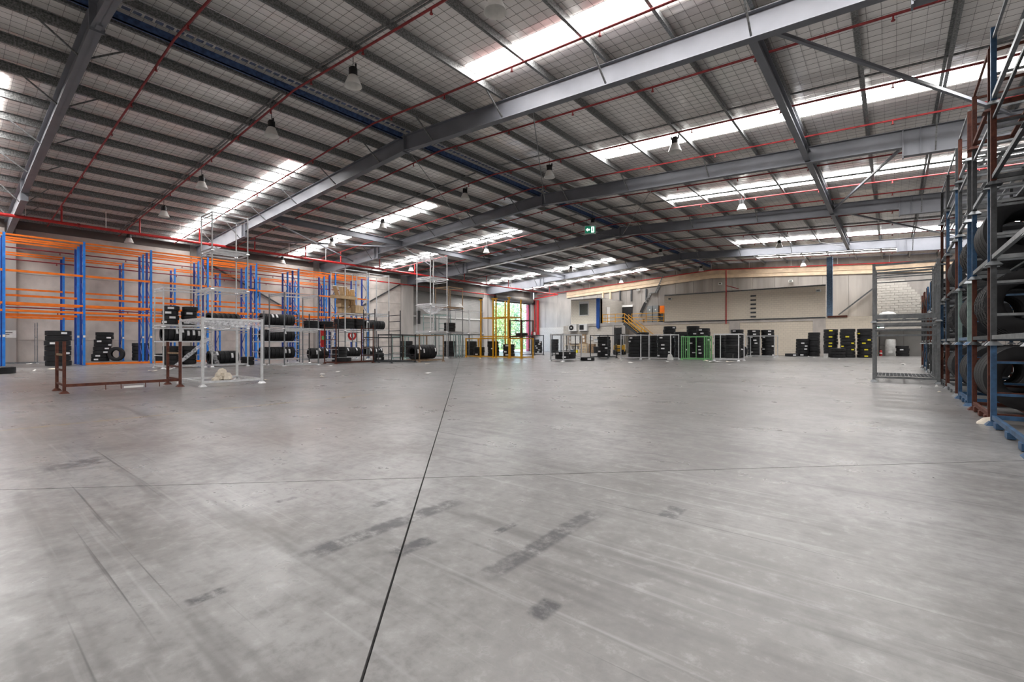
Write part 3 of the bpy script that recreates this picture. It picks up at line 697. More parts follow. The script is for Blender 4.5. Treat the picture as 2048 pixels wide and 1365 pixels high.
# ------------------------------------------------------------------ stacking cages (stillages)
def foot_mesh(m_):
    k = ('foot', m_.name)
    if k not in CACHE: CACHE[k] = MB().hexa([(-.09, -.09, 0), (.09, -.09, 0), (.09, .09, 0), (-.09, .09, 0), (-.045, -.045, .06), (.045, -.045, .06), (.045, .045, .06), (-.045, .045, .06)]).mesh('foot', m_)
    return CACHE[k]
def cage(label, x0, x1, y0, y1, z, H, pm, rm=None, shelves=(.1,), top=True, rungs=(), pw=.055, slats=3, skip='', group=None, name='stillage', rails='xy', mesh_deck=False):
    rm = rm or pm; a, b = x1 - x0, y1 - y0
    t = thing(name, label, 'stillage', (x0, y0, z), group=group)
    for px in (0, a):
        for py in (0, b):
            po = block('post', t, pm, px - pw / 2, px + pw / 2, py - pw / 2, py + pw / 2, .03, H)
            put('foot', foot_mesh(rm), po, loc=(pw / 2, pw / 2, -.03))
    lv = [(s, True) for s in shelves] + ([(H - .05, False)] if top else [])
    for s, deck in lv:
        for px in (0, a): bar('rail', t, rm, (px, 0, s), (px, b, s), .045, .06)
        for py in (0, b): bar('rail', t, rm, (0, py, s), (a, py, s), .045, .06)
        if deck:
            for i in range(slats):
                px = a * (i + 1) / (slats + 1); bar('slat', t, rm, (px, 0, s + .01), (px, b, s + .01), .06, .03)
    for s in rungs:
        for py in (0, b): bar('rung', t, rm, (0, py, s), (a, py, s), .035, .035)
    if mesh_deck:
        mb = MB(); s = shelves[0] + .04
        for i in range(1, 16): mb.bar((a * i / 16, 0, s), (a * i / 16, b, s), .008, .008)
        for i in range(1, 20): mb.bar((0, b * i / 20, s), (a, b * i / 20, s), .008, .008)
        tag(mb.build('deck_mesh', rm, t), kind='stuff')
    return t

# ---- right hand wall of stacked cages
XA, XB = 1.15, 2.55
FR = [('nearest', 7.2, 9.68), ('second', 9.95, 11.7), ('third', 12.38, 13.95), ('fourth', 14.55, 16.75), ('fifth', 17.0, 18.6), ('sixth', 21.3, 23.1), ('seventh', 23.6, 25.4), ('eighth', 26.0, 27.8), ('ninth', 28.3, 30.0)]
LV = ['floor level', 'second level', 'third level', 'fourth level', 'top level']
PAL = [(dark_st, silver_d), (rust, silver_d), (dark_st, silver_d), (rust, dark_st), (bluest, silver_d)]
for fi, (nm, y0, y1) in enumerate(FR):
    for li in range(5 if fi < 5 else 3):
        pm, rm = PAL[(fi * 2 + li) % 5] if not (fi == 0 and li == 0) else (bluest, bluest)
        if fi == 1 and li == 0: pm, rm = rust, rust
        if fi == 2: pm, rm = ((bluest, bluest), (teal, bluest_l), (bluest, silver_d), (dark_st, silver_d), (rust, silver_d))[li]
        if fi == 0 and li in (1, 2): pm, rm = dark_st, (silver_d if li == 1 else silver_d)
        if fi == 1 and li == 4: pm, rm = rust, rust
        top_gap = 1.165
        t = cage('steel tyre cage at %s of the %s column in the right hand row' % (LV[li], nm), XA, XB, y0, y1, li * 1.165, top_gap if li < 4 else (1.13 if fi == 0 else .95), pm, rm, (.12,), False, (.45, .92), .062, 2, group='cages in the right hand row')
        if li == 0:
            for k in range(3):
                yy = (y1 - y0) * (k + .5) / 3
                for px in (0, XB - XA): block('fork_pocket', t, rm, px - .04, px + .04, yy - .09, yy + .09, .01, .09)
        bar('side_rail', t, rm, (0, 0, .98), (0, y1 - y0, .98), .03, .04) if li in (3, 4) else None
        cfg = {0: ('rib', 'rib', 'truck'), 1: ('lug', 'lug', 'rib'), 2: ('mid', 'lug', 'mid')}
        if li < 3 and fi not in (0, 4):
            kind = ('rib', 'lug', 'rib')[li] if fi % 2 else ('rib', 'rib', 'lug')[li]
            n = int((y1 - y0 - .2) / KIND[kind][1]); n = min(n, 4 if fi < 4 else 3)
            ys = y1 - .08 - n * KIND[kind][1] * 1.02
            R_ = KIND[kind][0]
            trow('%s of the %s cage column at right' % (LV[li], nm), XA + R_ - .02, ys, n, kind, li * 1.165 + .15, p=.15)
def far_upright(x, y, z):                    # joined tyres of the second row, axle along Y
    q = MB().lathe([(r_ * 1.08, z_ * 1.1) for r_, z_ in FAR_PROF], 20, True); b = len(FAR.v)
    FAR.v += [(x + a, y - c_, z + d) for a, d, c_ in q.v]; FAR.f += [tuple(b + i for i in g_) for g_ in q.f]
for fi, (nm, y0, y1) in enumerate(FR[:5]):
    for li in range(4):
        cage('dark cage at %s of the %s column in the hidden second row' % (LV[li], nm), 2.75, 4.15, y0, y1, li * 1.165, 1.165, dark_st, dark_st, (.12,), False, (.5,), .062, 2, group='cages in the second row')
        if li < 3:
            for k in range(int((y1 - y0 - .1) / .29)): far_upright(3.35, y0 + .2 + k * .29, li * 1.165 + .15 + .51)
cardf = thing('fallen_film', 'pale wedge of torn packing under the second cage column at right', 'litter', (1.1, 9.86, 0)); MB().hexa([(-.12, -.1, 0), (.12, -.12, 0), (.14, .1, 0), (-.1, .12, 0), (-.04, -.03, .09), (.05, -.04, .11), (.05, .04, .1), (-.03, .05, .08)]).build('scrap', cream, cardf)
pl = thing('timber_bearer', 'timber bearer lying under tyres in the nearest right cage', 'timber', (1.75, 8.3, .16)); MB().box(-.05, .05, 0, 1.3, 0, .09).build('plank', timber, pl)

# ---- two galvanised cages standing alone in front of the right hand row
for i, z in enumerate((0, 1.84)):
    t = cage(('lower' if i == 0 else 'upper') + ' of two empty galvanised cages standing alone before the right row', -.43, 1.07, 18.5, 20.6, z, 1.84, silver_d, silver_d, (.14,), True, (1.45, 1.62), .075, 3, mesh_deck=(i == 0))
    for k in (1, 2):
        for px in (0, 1.5): block('mid_post', t, silver_d, px - .03, px + .03, 2.1 * k / 3 - .03, 2.1 * k / 3 + .03, .14, 1.8)
    if i: bar('deck_beam', t, silver_d, (0, 0, .2), (1.5, 0, .2), .05, .1)
fm = MB(); fm.lathe([(.24, 0), (.21, .07), (.13, .12), (.0, .14)], 9); fm.build('scrap_bag', white, None, True, loc=(-.1, 18.85, 2.06)); tag(bpy.data.objects['scrap_bag'], 'white bundle of film lying in the upper galvanised cage', 'film')

# ------------------------------------------------------------------ left foreground frames
t = thing('rusty_stillage', 'low rust brown frame with two ladder ends at front left', 'stillage', (-15.2, 1.86, 0))
for yy in (0, 2.32):
    for xx in (0, -1.1):
        block('post', t, rust, xx - .03, xx + .03, yy - .03, yy + .03, .04, 1.24); put('foot', foot_mesh(rust), t, loc=(xx, yy, 0))
    for z in (.2, .55, .92): bar('rung', t, rust2 if z == .92 else rust, (0, yy, z), (-1.1, yy, z), .03, .05)
for xx in (0,): bar('base_rail', t, rust, (xx, 0, .19), (xx, 2.32, .19), .05, .07)
for yy in (.75, 1.05, 1.55, 1.85): bar('hook', t, rust, (0, yy, .17), (.02, yy, .04), .015, .015)
bar('label_strip', t, white, (.04, 1.1, .08), (.04, 1.5, .08), .02, .05)
t = cage('bright galvanised frame draped with clear film at front left', -16.5, -14.65, 4.55, 6.1, 0, 1.92, silver, silver, (.12,), True, (), .06, 0)
for o in list(t.children):
    pass
def sheet(name, parent, m_, pts, nu, nv, sag, ripple, seed):
    rnd = random.Random(seed); mb = MB(); a, b, c_, d = [Vector(p) for p in pts]
    for i in range(nu + 1):
        for j in range(nv + 1):
            u, v = i / nu, j / nv
            p = a.lerp(b, u).lerp(d.lerp(c_, u), v); p.z -= sag * math.sin(PI * u) * math.sin(PI * v) + rnd.uniform(-1, 1) * ripple
            mb.v.append(tuple(p))
    mb.f = [(i * (nv + 1) + j, (i + 1) * (nv + 1) + j, (i + 1) * (nv + 1) + j + 1, i * (nv + 1) + j + 1) for i in range(nu) for j in range(nv)]
    return mb.build(name, m_, parent, True)
sf = thing('stretch_film', 'clear stretch film sagging across the top of the front left frame', 'film', (-16.5, 4.55, 1.84))
sheet('film_sheet', sf, film, [(0, 0, 0), (1.85, 0, 0), (1.85, 1.55, 0), (0, 1.55, 0)], 14, 12, .24, .015, 1)
sheet('film_skirt', sf, film, [(1.88, 0, 0), (1.88, 1.55, 0), (1.86, 1.5, -.2), (1.86, .1, -.12)], 12, 4, 0, .012, 2)
sf = thing('film_tail', 'twisted tail of film hanging from cage down to the floor', 'film', (-26.2, 6.9, 0))
sheet('film_strip', sf, film, [(-.1, 0, .08), (.1, .05, .02), (.1, 1.55, 1.42), (-.1, 1.5, 1.5)], 4, 14, .12, .03, 3)
sheet('film_strip', sf, film, [(-.1, 1.35, 1.45), (.12, 1.5, 1.45), (.15, 1.95, .15), (-.1, 1.8, .2)], 4, 10, .05, .03, 4)
cp = thing('crumpled_plastic', 'cream crumpled packing on the floor under the film draped frame', 'litter', (-16.4, 5.55, 0))
for i, (dx, dy, r, z) in enumerate(((0, 0, .17, .13), (.12, .16, .15, .12), (-.05, .1, .13, .27), (.1, -.14, .1, .07), (-.1, .22, .1, .1))):
    rnd = random.Random(i + 20); mb = MB(); n = 9
    for a in range(6):
        ph = PI * a / 5
        for b in range(n):
            th = 2 * PI * b / n; rr = r * rnd.uniform(.75, 1.2); mb.v.append((dx + rr * math.sin(ph) * math.cos(th), dy + rr * math.sin(ph) * math.sin(th), max(.005, z - rr * math.cos(ph))))
    mb.f = [(a * n + b, a * n + (b + 1) % n, (a + 1) * n + (b + 1) % n, (a + 1) * n + b) for a in range(5) for b in range(n)]
    mb.build('crumple', cream, cp)

# ------------------------------------------------------------------ left hand row of tyre cages
cage('two storey cage of car tyres at the left end of the row', -27.8, -26.4, 6.6, 8.3, 0, 1.95, silver, silver, (.12, 1.27), True, (.6,), .05, 3)
cage('upper cage holding two stacks of car tyres at the row end', -27.8, -26.4, 6.6, 8.3, 1.95, 1.9, silver, silver, (.1,), True, (1.7,), .05, 3)
stack('the left stack inside the row end bottom cage', -27.0, 7.05, 4, 'car', .16, p=.1, word='up'); stack('the right stack inside the row end bottom cage', -27.0, 7.78, 4, 'car', .16, p=.1, word='up')
trow('the middle shelf of the row end cage', -27.0, 6.65, 7, 'car', 1.31, p=.7)
stack('the left stack in the upper row end cage', -26.95, 7.02, 4, 'car', 2.09, p=.7, word='up'); stack('the right stack in the upper row end cage', -26.95, 7.8, 4, 'car', 2.09, p=.4, word='up')
for i in range(4):
    t = cage('%s storey of the tall galvanised tower in front of the racking' % ORD[i], -27.7, -26.2, 8.55, 10.2, i * 1.94, 1.94 if i < 3 else 1.96, silver, silver, (.1,), True, (1.75,), .05, 4 if i else 2, group='storeys of the galvanised tower')
trow('the bottom of the tall galvanised tower', -27.1, 8.65, 6, 'car', .14, p=.5)
trow('the second storey of the tall tower', -27.1, 8.65, 6, 'car', 2.1, p=.2, tilt=.35)
stack('the short stack beside the tall tower', -27.6, 10.75, 2, 'car', 0, p=0)
cage('galvanised cage with three shelves of upright tyres', -28.5, -27.0, 11.35, 13.35, 0, 3.0, silver_d, silver, (.28, 1.28, 2.18), False, (.7, 1.7, 2.6), .05, 3)
for i, z in enumerate((.32, 1.32, 2.22)): trow('the %s shelf of the three shelf cage' % ('bottom', 'middle', 'top')[i], -27.6, 11.42, 8, 'car', z, p=.35)
for i in range(2): cage('empty galvanised frame before the three shelf cage, ' + ('lower' if i == 0 else 'upper') + ' storey', -26.2, -24.45, 11.3, 13.15, i * 1.93, 1.93, silver_d, silver, (.05,), True, (1.8,), .05, 0)
cage('cage with ladder rungs right of the three shelf cage', -28.6, -27.1, 14.0, 15.9, 0, 2.95, dark_st, silver, (.2, 2.05), False, (.5, .8, 1.1, 1.4, 1.7), .05, 3)
trow('the floor of the ladder sided cage', -27.7, 14.3, 5, 'car', .24, p=.4); stack('the left flat stack on the ladder sided cage', -27.7, 14.45, 2, 'mid', 2.09, p=.1, word='up'); stack('the right flat stack on the ladder sided cage', -27.7, 15.4, 2, 'mid', 2.09, p=.1, word='up')
stack('the tall stack behind the rusty cage', -28.0, 16.5, 4, 'mid', 0, p=.1, far=True)
cage('rusty brown cage with ladder ends in the left row', -25.7, -24.45, 14.2, 16.65, 0, 2.3, rust, rust, (.08,), False, (.45, .9, 1.4, 2.1), .05, 2)
stack('flat tyre lying in the rusty ladder ended cage', -25.1, 15.0, 1, 'mid', .12); 
cage('tall thin dark cage right of the rusty ladder cage', -25.7, -24.5, 16.8, 18.7, 0, 3.3, dark_st, dark_st, (.08, 1.55), False, (.5, 1.0, 2.0, 2.6, 3.0), .045, 2)
stack('flat tyres at the foot of the dark cage', -25.1, 17.5, 2, 'car', .12, p=.2, word='up')
cage('lower cage under the cartons', -31.7, -29.8, 18.0, 19.75, 0, 2.05, silver_d, silver, (.2,), True, (.8, 1.3), .06, 3)
cage('tall cage holding cardboard cartons beside the rack end', -31.7, -29.8, 18.0, 19.75, 2.05, 4.4, silver, silver, (.1, 1.25), True, (), .06, 3)
for sx, nm in ((-31.2, 'rear'), (-30.3, 'front')):
    stack('the %s stack below the cartons' % nm, sx, 18.5, 3, 'mid', 2.24, p=.05, word='up')
stack('the right stack below the cartons', -30.3, 19.35, 3, 'mid', 2.24, p=.05, word='up')
trow('the lower cage under the cartons', -30.4, 18.1, 6, 'car', .24, p=.5)
for i in range(2): cage('galvanised cage right of the cartons, ' + ('lower' if i == 0 else 'upper') + ' storey', -31.5, -29.9, 20.0, 21.75, 0 if i == 0 else 3.3, 3.3 if i == 0 else 3.1, silver_d if i == 0 else silver, silver, (.2, 2.2) if i == 0 else (.1,), True, (1.2,) if i == 0 else (), .055, 3)
trow('the shelf right of the cartons', -30.6, 20.1, 7, 'car', 2.25, p=.2); trow('the floor right of the cartons', -30.6, 20.1, 6, 'car', .24, p=.5)
# cartons
CT = (-30.3, 18.9, 3.42)
def carton(label, x, y, z, sx, sy, sz, rz=0.0, m_=card, ry=0.0, rx=0.0):
    o = thing('carton', label, 'carton', (x, y, z), rz); o.rotation_euler = (rx, ry, rz)
    MB().box(-sx / 2, sx / 2, -sy / 2, sy / 2, 0, sz).build('box_body', m_, o); MB().box(-sx / 2 - .004, sx / 2 + .004, -.03, .03, sz * .3, sz + .004).build('tape', card2, o)
    MB().box(-sx / 2 - .01, sx / 2 + .01, -sy / 2 - .01, 0, sz, sz + .012).build('flap', m_, o)
carton('open brown carton at the front of the carton cage', -30.1, 19.1, 3.36, .6, .75, .55, .2)
carton('low brown carton under the leaning boards', -30.6, 18.4, 3.36, .7, .7, .4, -.1)
carton('wide flat carton lid jutting from the carton cage', -30.3, 18.15, 4.35, 1.2, 1.3, .22, .15, card, .08)
carton('small carton behind the open brown carton', -30.9, 19.35, 3.36, .5, .4, .5, .4)
carton('carton supporting the wide flat lid', -30.5, 18.2, 3.78, .7, .6, .5, 0)
for i in range(7):
    b = thing('leaning_board', 'pale board leaning in the carton cage, %s from the left' % ORD[i], 'board', (-30.9 + (i % 3) * .25, 18.3 + i * .15, 3.9), .1 * (i % 3)); b.rotation_euler = (.42 - .03 * i, .06 * (i % 2), .3 + .1 * (i % 3))
    MB().box(-.16, .16, -.03, .03, 0, 1.5 - .06 * i).build('board_face', card2 if i % 2 else card, b); MB().box(-.165, .165, -.035, .035, 1.5 - .06 * i, 1.52 - .06 * i).build('board_edge', paper, b)
fs = thing('fire_sign', 'white sign with a red fire hose roundel behind the cages', 'sign', (-33.2, 20.6, 1.3))
MB().box(-.02, .02, -.55, .55, 0, 1.0).build('sign_plate', white, fs)
rg = MB(); rg.tube((.02, .05, .5), (.03, .05, .5), .38, 24); rg.build('roundel', red_m, fs); MB().tube((.03, .05, .5), (.036, .05, .5), .2, 20).build('roundel_centre', white, fs); MB().box(.034, .04, -.05, .12, .38, .75).build('hose_symbol', red_m, fs)
fg = thing('fire_point_panel', 'narrow red panel with a green patch near the fire sign', 'sign', (-33.3, 18.3, .9)); MB().box(-.02, .02, -.22, .22, 0, 1.3).build('panel', red_m, fg); MB().box(.02, .03, -.14, .14, .55, .85).build('green_patch', green, fg)

# ---- middle left: rusty low cage, tower and grey cages before the closed door
t = cage('light rusty low cage holding a row of large tyres', -24.5, -22.85, 18.9, 20.9, 0, 1.75, rust2, rust2, (.1,), True, (), .06, 3)
trow('the light rusty low cage', -23.7, 19.0, 7, 'mid', .16, p=.6)
cage('dark open frame left of the light rusty cage', -24.3, -23.0, 16.9, 18.7, 0, 1.75, dark_st, dark_st, (.08,), True, (.5, 1.0), .05, 2)
for i, (z, hh) in enumerate(((0, 2.05), (2.05, 2.1), (4.15, 2.05), (6.2, 1.85))):
    cage('%s storey of the lone galvanised tower before the roller door' % ORD[i], -28.9, -27.3, 23.66, 25.36, z, hh, silver, silver, (.08,), True, (hh - .2,), .055, 3, group='storeys of the lone tower')
sf = thing('tower_film', 'film wrapped round the top of the lone galvanised tower', 'film', (-27.25, 23.6, 7.3)); sheet('film_sheet', sf, film, [(0, 0, .7), (0, 1.8, .7), (0, 1.8, .1), (0, 0, .25)], 10, 6, 0, .02, 5); sheet('film_sheet', sf, film, [(-1.7, -.02, .7), (0, -.02, .7), (0, -.02, .1), (-1.7, -.02, .3)], 10, 6, 0, .02, 6)
sf = thing('tower_sag_film', 'sagging film sheet hanging in the second storey of the lone tower', 'film', (-28.9, 23.66, 4.0)); sheet('film_sheet', sf, film, [(0, 0, 0), (1.6, 0, 0), (1.6, 1.7, 0), (0, 1.7, 0)], 10, 10, .55, .02, 7)
GC = [(-28.9, -27.4, 25.6, 27.2, 0, 2.0, silver_d, 'lower grey cage right of the lone tower'), (-28.9, -27.4, 25.6, 27.2, 2.0, 2.0, silver_d, 'middle grey cage right of the lone tower'), (-28.9, -27.4, 25.6, 27.2, 4.0, 1.75, rust2, 'rusty open frame on top beside the lone tower'),
      (-29.7, -28.05, 28.6, 30.4, 0, 2.0, silver_d, 'lower grey cage behind the yellow frames'), (-29.7, -28.05, 28.6, 30.4, 2.0, 2.0, silver, 'upper grey cage behind the yellow frames'),
      (-31.5, -30.0, 26.5, 28.3, 0, 2.0, teal, 'lower pale green cage behind the lone tower'), (-31.5, -30.0, 26.5, 28.3, 2.0, 1.7, teal, 'upper pale green cage behind the lone tower'), (-31.8, -30.2, 29.5, 31.2, 0, 2.0, teal, 'pale green cage with tyres before the roller door'), (-29.5, -28.0, 21.8, 23.3, 0, 1.75, teal, 'pale green cage left of the lone tower')]
for x0, x1, y0, y1, z, hh, m_, lab in GC: cage(lab, x0, x1, y0, y1, z, hh, m_, m_, (.1,), True, (.5, .95) if m_ is teal else (), .05, 3)
for k in range(5):
    for zz in (0,): bar('leaning_bar', None, teal, (-27.1 + k * .05, 26.0 + k * .22, .02), (-27.3 + k * .05, 26.05 + k * .22, 1.9), .05, .05)['label'] = 'pale green loose cage post leaning, %s from the left' % ORD[k]
for o in [o for o in bpy.data.objects if o.name.startswith('leaning_bar')]: o['category'] = 'post'; o['group'] = 'leaning green posts'
stack('the dark stack in the middle grey cage', -28.1, 26.4, 3, 'mid', 2.14, p=0, word='up'); stack('the dark stack in the lower grey cage', -28.1, 26.4, 5, 'mid', .16, p=.1, word='up', far=True)
stack('the tall stack behind the light rusty cage', -28.7, 22.5, 5, 'mid', .16, p=.2, smat=sticker_y, word='up', far=True); stack('the stack in the cage behind the yellow frames', -28.5, 29.4, 5, 'mid', .16, p=.2, word='up', far=True)
lump = thing('wrapped_bundle', 'white wrapped bundle lying on the rusty open frame', 'bundle', (-27.5, 26.9, 4.12)); MB().hexa([(-.3, -.2, 0), (.3, -.2, 0), (.3, .2, 0), (-.3, .2, 0), (-.2, -.15, .3), (.15, -.1, .35), (.2, .1, .25), (-.25, .12, .22)]).build('bundle_body', white, lump)
# ---- yellow frames
for lab, x0, x1, z, hh, m_ in (('low yellow cage at the left end of the yellow row', -27.8, -26.15, 0, 1.62, yellow), ('tall yellow cage, bottom storey', -26.1, -24.75, 0, 1.65, yellow), ('tall yellow cage, upper storey with posts reaching up', -26.1, -24.75, 1.65, 3.05, yellow),
                              ('second tall yellow cage, bottom storey', -24.45, -23.1, 0, 1.65, yellow), ('second tall yellow cage, upper storey with orange posts', -24.45, -23.1, 1.65, 3.05, yellow), ('yellow cage at the right end of the yellow row', -23.0, -21.9, 0, 1.6, yellow), ('dark red cage stacked at the right end of the yellow row', -23.0, -21.9, 1.6, 1.4, rust)):
    tall = hh > 2
    t = cage(lab, x0, x1, 28.0, 29.5, z, hh, m_, m_, (.1,) if not tall else (.1, 1.6), not tall, (), .09 if m_ is yellow else .07, 2)
    if tall:
        for px in (0, x1 - x0): block('post_cap', t, m_, px - .12, px + .12, -.1, .1, hh, hh + .08)
stack('the stack in the low yellow cage', -26.95, 28.7, 3, 'mid', .15, p=.2, word='up'); stack('the stack in the tall yellow cage', -25.4, 28.75, 5, 'mid', .15, p=.5, word='up'); stack('the stack in the second yellow cage', -23.75, 28.75, 4, 'mid', .15, p=.5, word='up')
stack('flat tyre balanced on the dark red cage', -22.4, 28.75, 1, 'mid', 2.95 - 1.3 + .1)
# ---- cages between the yellow row and the office
for lab, x0, x1, y0, y1, m_ in (('small grey cage beyond the yellow row, left one', -34.5, -33.0, 42.5, 44.0, silver), ('small grey cage beyond the yellow row, right one', -28.4, -26.9, 36.5, 38.0, dark_st), ('dark cage with tall posts near the office', -24.5, -22.9, 36.0, 37.5, dark_st)):
    cage(lab, x0, x1, y0, y1, 0, 1.75 if m_ is silver else 2.0, m_, m_, (.1,), True, (.5,), .06, 2)
stack('the stack near the open door, left of two', -36.7, 50.0, 7, 'mid', p=.1, far=True); stack('the stack near the open door, right of two', -32.3, 48.0, 7, 'mid', p=.1, far=True); stack('the stack with white dots before the office', -33.7, 46.5, 6, 'mid', p=1)
cage('galvanised cage with low stacks before the office', -17.75, -16.75, 25.9, 28.2, 0, 1.82, silver, silver, (.1,), True, (), .06, 2)
stack('the left low stack before the office', -17.2, 26.45, 2, 'mid', .14, p=.7, word='up'); stack('the middle low stack before the office', -17.2, 27.3, 2, 'mid', .14, p=.7, word='up'); stack('flat tyre at the right of the low stacks', -16.1, 27.9, 1, 'mid', .0)
# ---- row of cages in front of the tan block wall
for i, (lab, x0, x1, y0, y1, m_) in enumerate((('dark', -18.75, -17.2, 33.0, 34.5, dark_st), ('galvanised', -16.1, -14.5, 33.0, 34.5, silver), ('galvanised', -13.85, -12.25, 33.0, 34.6, silver), ('bright green', -11.5, -9.95, 33.1, 34.7, green), ('galvanised', -9.45, -7.9, 33.6, 35.1, silver), ('pale galvanised', -9.65, -7.55, 43.8, 45.2, silver))):
    lab2 = ('bright green cage with many bars before the tan wall', 'pale empty galvanised frame close to the tan block wall')[i == 5] if i in (3, 5) else '%s cage, %s from the left in the row before the tan wall' % (lab, ORD[i])
    t = cage(lab2, x0, x1, y0, y1, 0, 1.86 if i != 3 else 1.7, m_, m_, (.1,), True, (), .055, 2)
    if i == 3:
        for k in range(1, 4):
            for px in (0, x1 - x0): block('bar', t, green, px - .02, px + .02, k * .4 - .02, k * .4 + .02, .1, 1.65)
        for px in (.5, 1.0): block('bar', t, green, px - .02, px + .02, -.02, .02, .1, 1.65)
    if i == 5: block('mid_post', t, silver, 1.0, 1.06, -.03, .03, .1, 1.8)
SK = [('the labelled stack in the dark cage', -17.95, 33.78, 6, .14, .8, 'truck'), ('the stack in the first galvanised cage', -15.3, 33.8, 6, .14, .5, 'truck'), ('the labelled stack in the second galvanised cage', -13.05, 33.85, 6, .14, .8, 'truck'),
      ('the far stack behind the first galvanised cage', -16.76, 38.5, 8, 0, .1, 'truck'), ('the far stack left of the tallest one', -16.3, 40.2, 7, 0, .1, 'truck'), ('the tallest far stack behind the cages', -14.95, 40.0, 10, 0, .2, 'truck'), ('the far stack behind the green cage, left', -13.4, 38.4, 8, 0, .4, 'truck'),
      ('the far stack with a wide top behind green cage', -13.2, 40.7, 10, 0, .2, 'truck'), ('the far stack behind the green cage, right', -11.8, 39.0, 9, 0, .5, 'truck'), ('the low far stack right of the green cage', -11.1, 41.2, 7, 0, .1, 'truck'), ('the far stack behind the third galvanised cage', -9.9, 40.2, 7, 0, .1, 'truck'),
      ('the high stack left of the pale frame', -10.55, 44.4, 9, 0, .4, 'truck'), ('the high stack behind the pale frame, left', -9.6, 46.2, 9, 0, .4, 'truck'), ('the high stack behind the pale frame, right', -8.6, 46.9, 9, 0, .5, 'truck'), ('the short stack in the third galvanised cage', -8.95, 36.4, 4, 0, .4, 'truck'),
      ('the tall stack left of the grey wall pier', -5.45, 49.9, 9, 0, 0, 'mid')]
for d, x, y, n, z0, p, k in SK: stack(d, x, y, n, k, z0, p=p, word='from floor' if z0 == 0 else 'up', far=('far stack left' in d or 'low far' in d or 'far stack behind the first' in d or 'far stack behind the third' in d))
stack('the leaning stack by the tan wall', -6.35, 49.6, 6, 'truck', lean=(.02, 0), p=.6)
stack('single flat tyre before the leaning stack', -6.95, 48.4, 1, 'truck')
for d, x, y, n in (('the left yellow labelled stack', -4.05, 48.3, 9), ('the middle yellow labelled stack', -2.85, 47.8, 9), ('the right yellow labelled stack', -1.72, 48.2, 9)): stack(d, x, y, n, 'truck', p=.4, smat=sticker_y, word='from floor')
stack('the low chunky tread stack before yellow labelled stacks', -3.42, 46.6, 3, 'chunk', p=0)
stack('the short stack in the far right doorway', .77, 55.0, 4, 'mid', p=.3)
tyre('truck', (-9.6, 41.4, .52), 'upright tyre leaning between the far stacks', rot=(PI / 2, 0, .5))
# far left stacks among the racking
stack('flat tyre on the floor at the far left edge', -27.3, 1.42, 1, 'truck')
stack('the tall stack beside the front racking upright', -34.25, 3.95, 7, 'truck', p=.5)
stack('the leaning stack by the left wall', -40.85, 6.75, 8, 'mid', lean=(.012, .03), p=.8, z0=0)
tyre('mid', (-40.2, 7.45, .47), 'upright tyre leaning beside the crooked stack at left', rot=(PI / 2, .1, .9))
stack('the squat stack behind the second racking upright', -40.3, 8.75, 5, 'mid', p=.2, far=True)
stack('the low dark stack behind the row end cage', -38.6, 9.6, 2, 'mid', p=.3, far=True)
tag(FAR.build('tyre_stacks', rubber, None, True), 'black tyres in far stacks seen behind other cages and stacks', 'tyres', kind='stuff')
# grey scaffold by the left wall
cage('thin grey tube frame with a notice by the left wall', -39.9, -38.8, .4, 3.6, 0, 2.4, silver_d, silver_d, (.05,), False, (1.55,), .04, 0)
nb = thing('notice_board', 'white notice hung on the thin frame at far left', 'sign', (-38.7, 2.3, 1.5)); MB().box(0, .02, -.45, .45, 0, .42).build('board', white, nb)
for i in range(3): MB().box(.02, .023, -.36, .30 - .12 * i, .28 - i * .1, .31 - i * .1).build('text_line', black, nb)

# ------------------------------------------------------------------ office corner, forklift and odds
fk = thing('forklift', 'small yellow and white forklift parked before the platform', 'forklift', (-21.75, 44.2, 0), .3)
b = MB(); b.hexa([(-.5, -.5, .35), (.5, -.5, .35), (.5, .9, .35), (-.5, .9, .35), (-.5, -.4, .95), (.5, -.4, .95), (.48, .85, 1.05), (-.48, .85, 1.05)]).build('body', fork_y, fk)
MB().hexa([(-.5, .7, .3), (.5, .7, .3), (.5, 1.25, .3), (-.5, 1.25, .3), (-.5, .7, 1.1), (.5, .7, 1.1), (.48, 1.15, 1.05), (-.48, 1.15, 1.05)]).build('counterweight', white, fk)
for sx in (-.42, .42):
    for sy in (-.3, .95): bar('cab_post', fk, black, (sx, sy, .95), (sx * .9, sy * .8, 2.1), .06, .06)
    bar('mast', fk, dark_st, (sx * .7, -.72, .1), (sx * .7, -.72, 2.8), .1, .12); bar('fork', fk, dark_st, (sx * .55, -.75, .08), (sx * .55, -1.8, .08), .1, .05)
    for sy in (-.35, .95): MB().tube((sx - .1, sy, .28), (sx + .1, sy, .28), .28, 18).build('wheel', rubber, fk, True)
MB().box(-.45, .45, -.3, .85, 2.08, 2.14).build('roof_guard', black, fk)
MB().box(-.25, .25, .2, .65, 1.0, 1.15).build('seat', black, fk); MB().box(-.25, .25, .6, .7, 1.1, 1.6).build('seat_back', black, fk); MB().box(-.3, .3, -.8, -.7, .6, .7).build('mast_cross', dark_st, fk)
nb = thing('notice_board', 'brown pin board with papers on the wall by the desk', 'notice board', (-32.2, 50.9, 1.05)); MB().box(0, 2.6, 0, .08, 0, 1.25).build('board', rust2, nb)
for i, (x, z) in enumerate(((.1, .6), (.12, .15), (2.15, .75), (2.2, .3))): block('pinned_sheet', nb, paper, x, x + .25, -.02, 0, z, z + .32)
wbd = thing('whiteboard', 'pale blue white whiteboard in front of the pin board', 'whiteboard', (-31.65, 50.75, 1.1)); MB().box(0, 1.25, 0, .05, .05, 1.0).build('writing_surface', heater_m, wbd)
fr = MB()
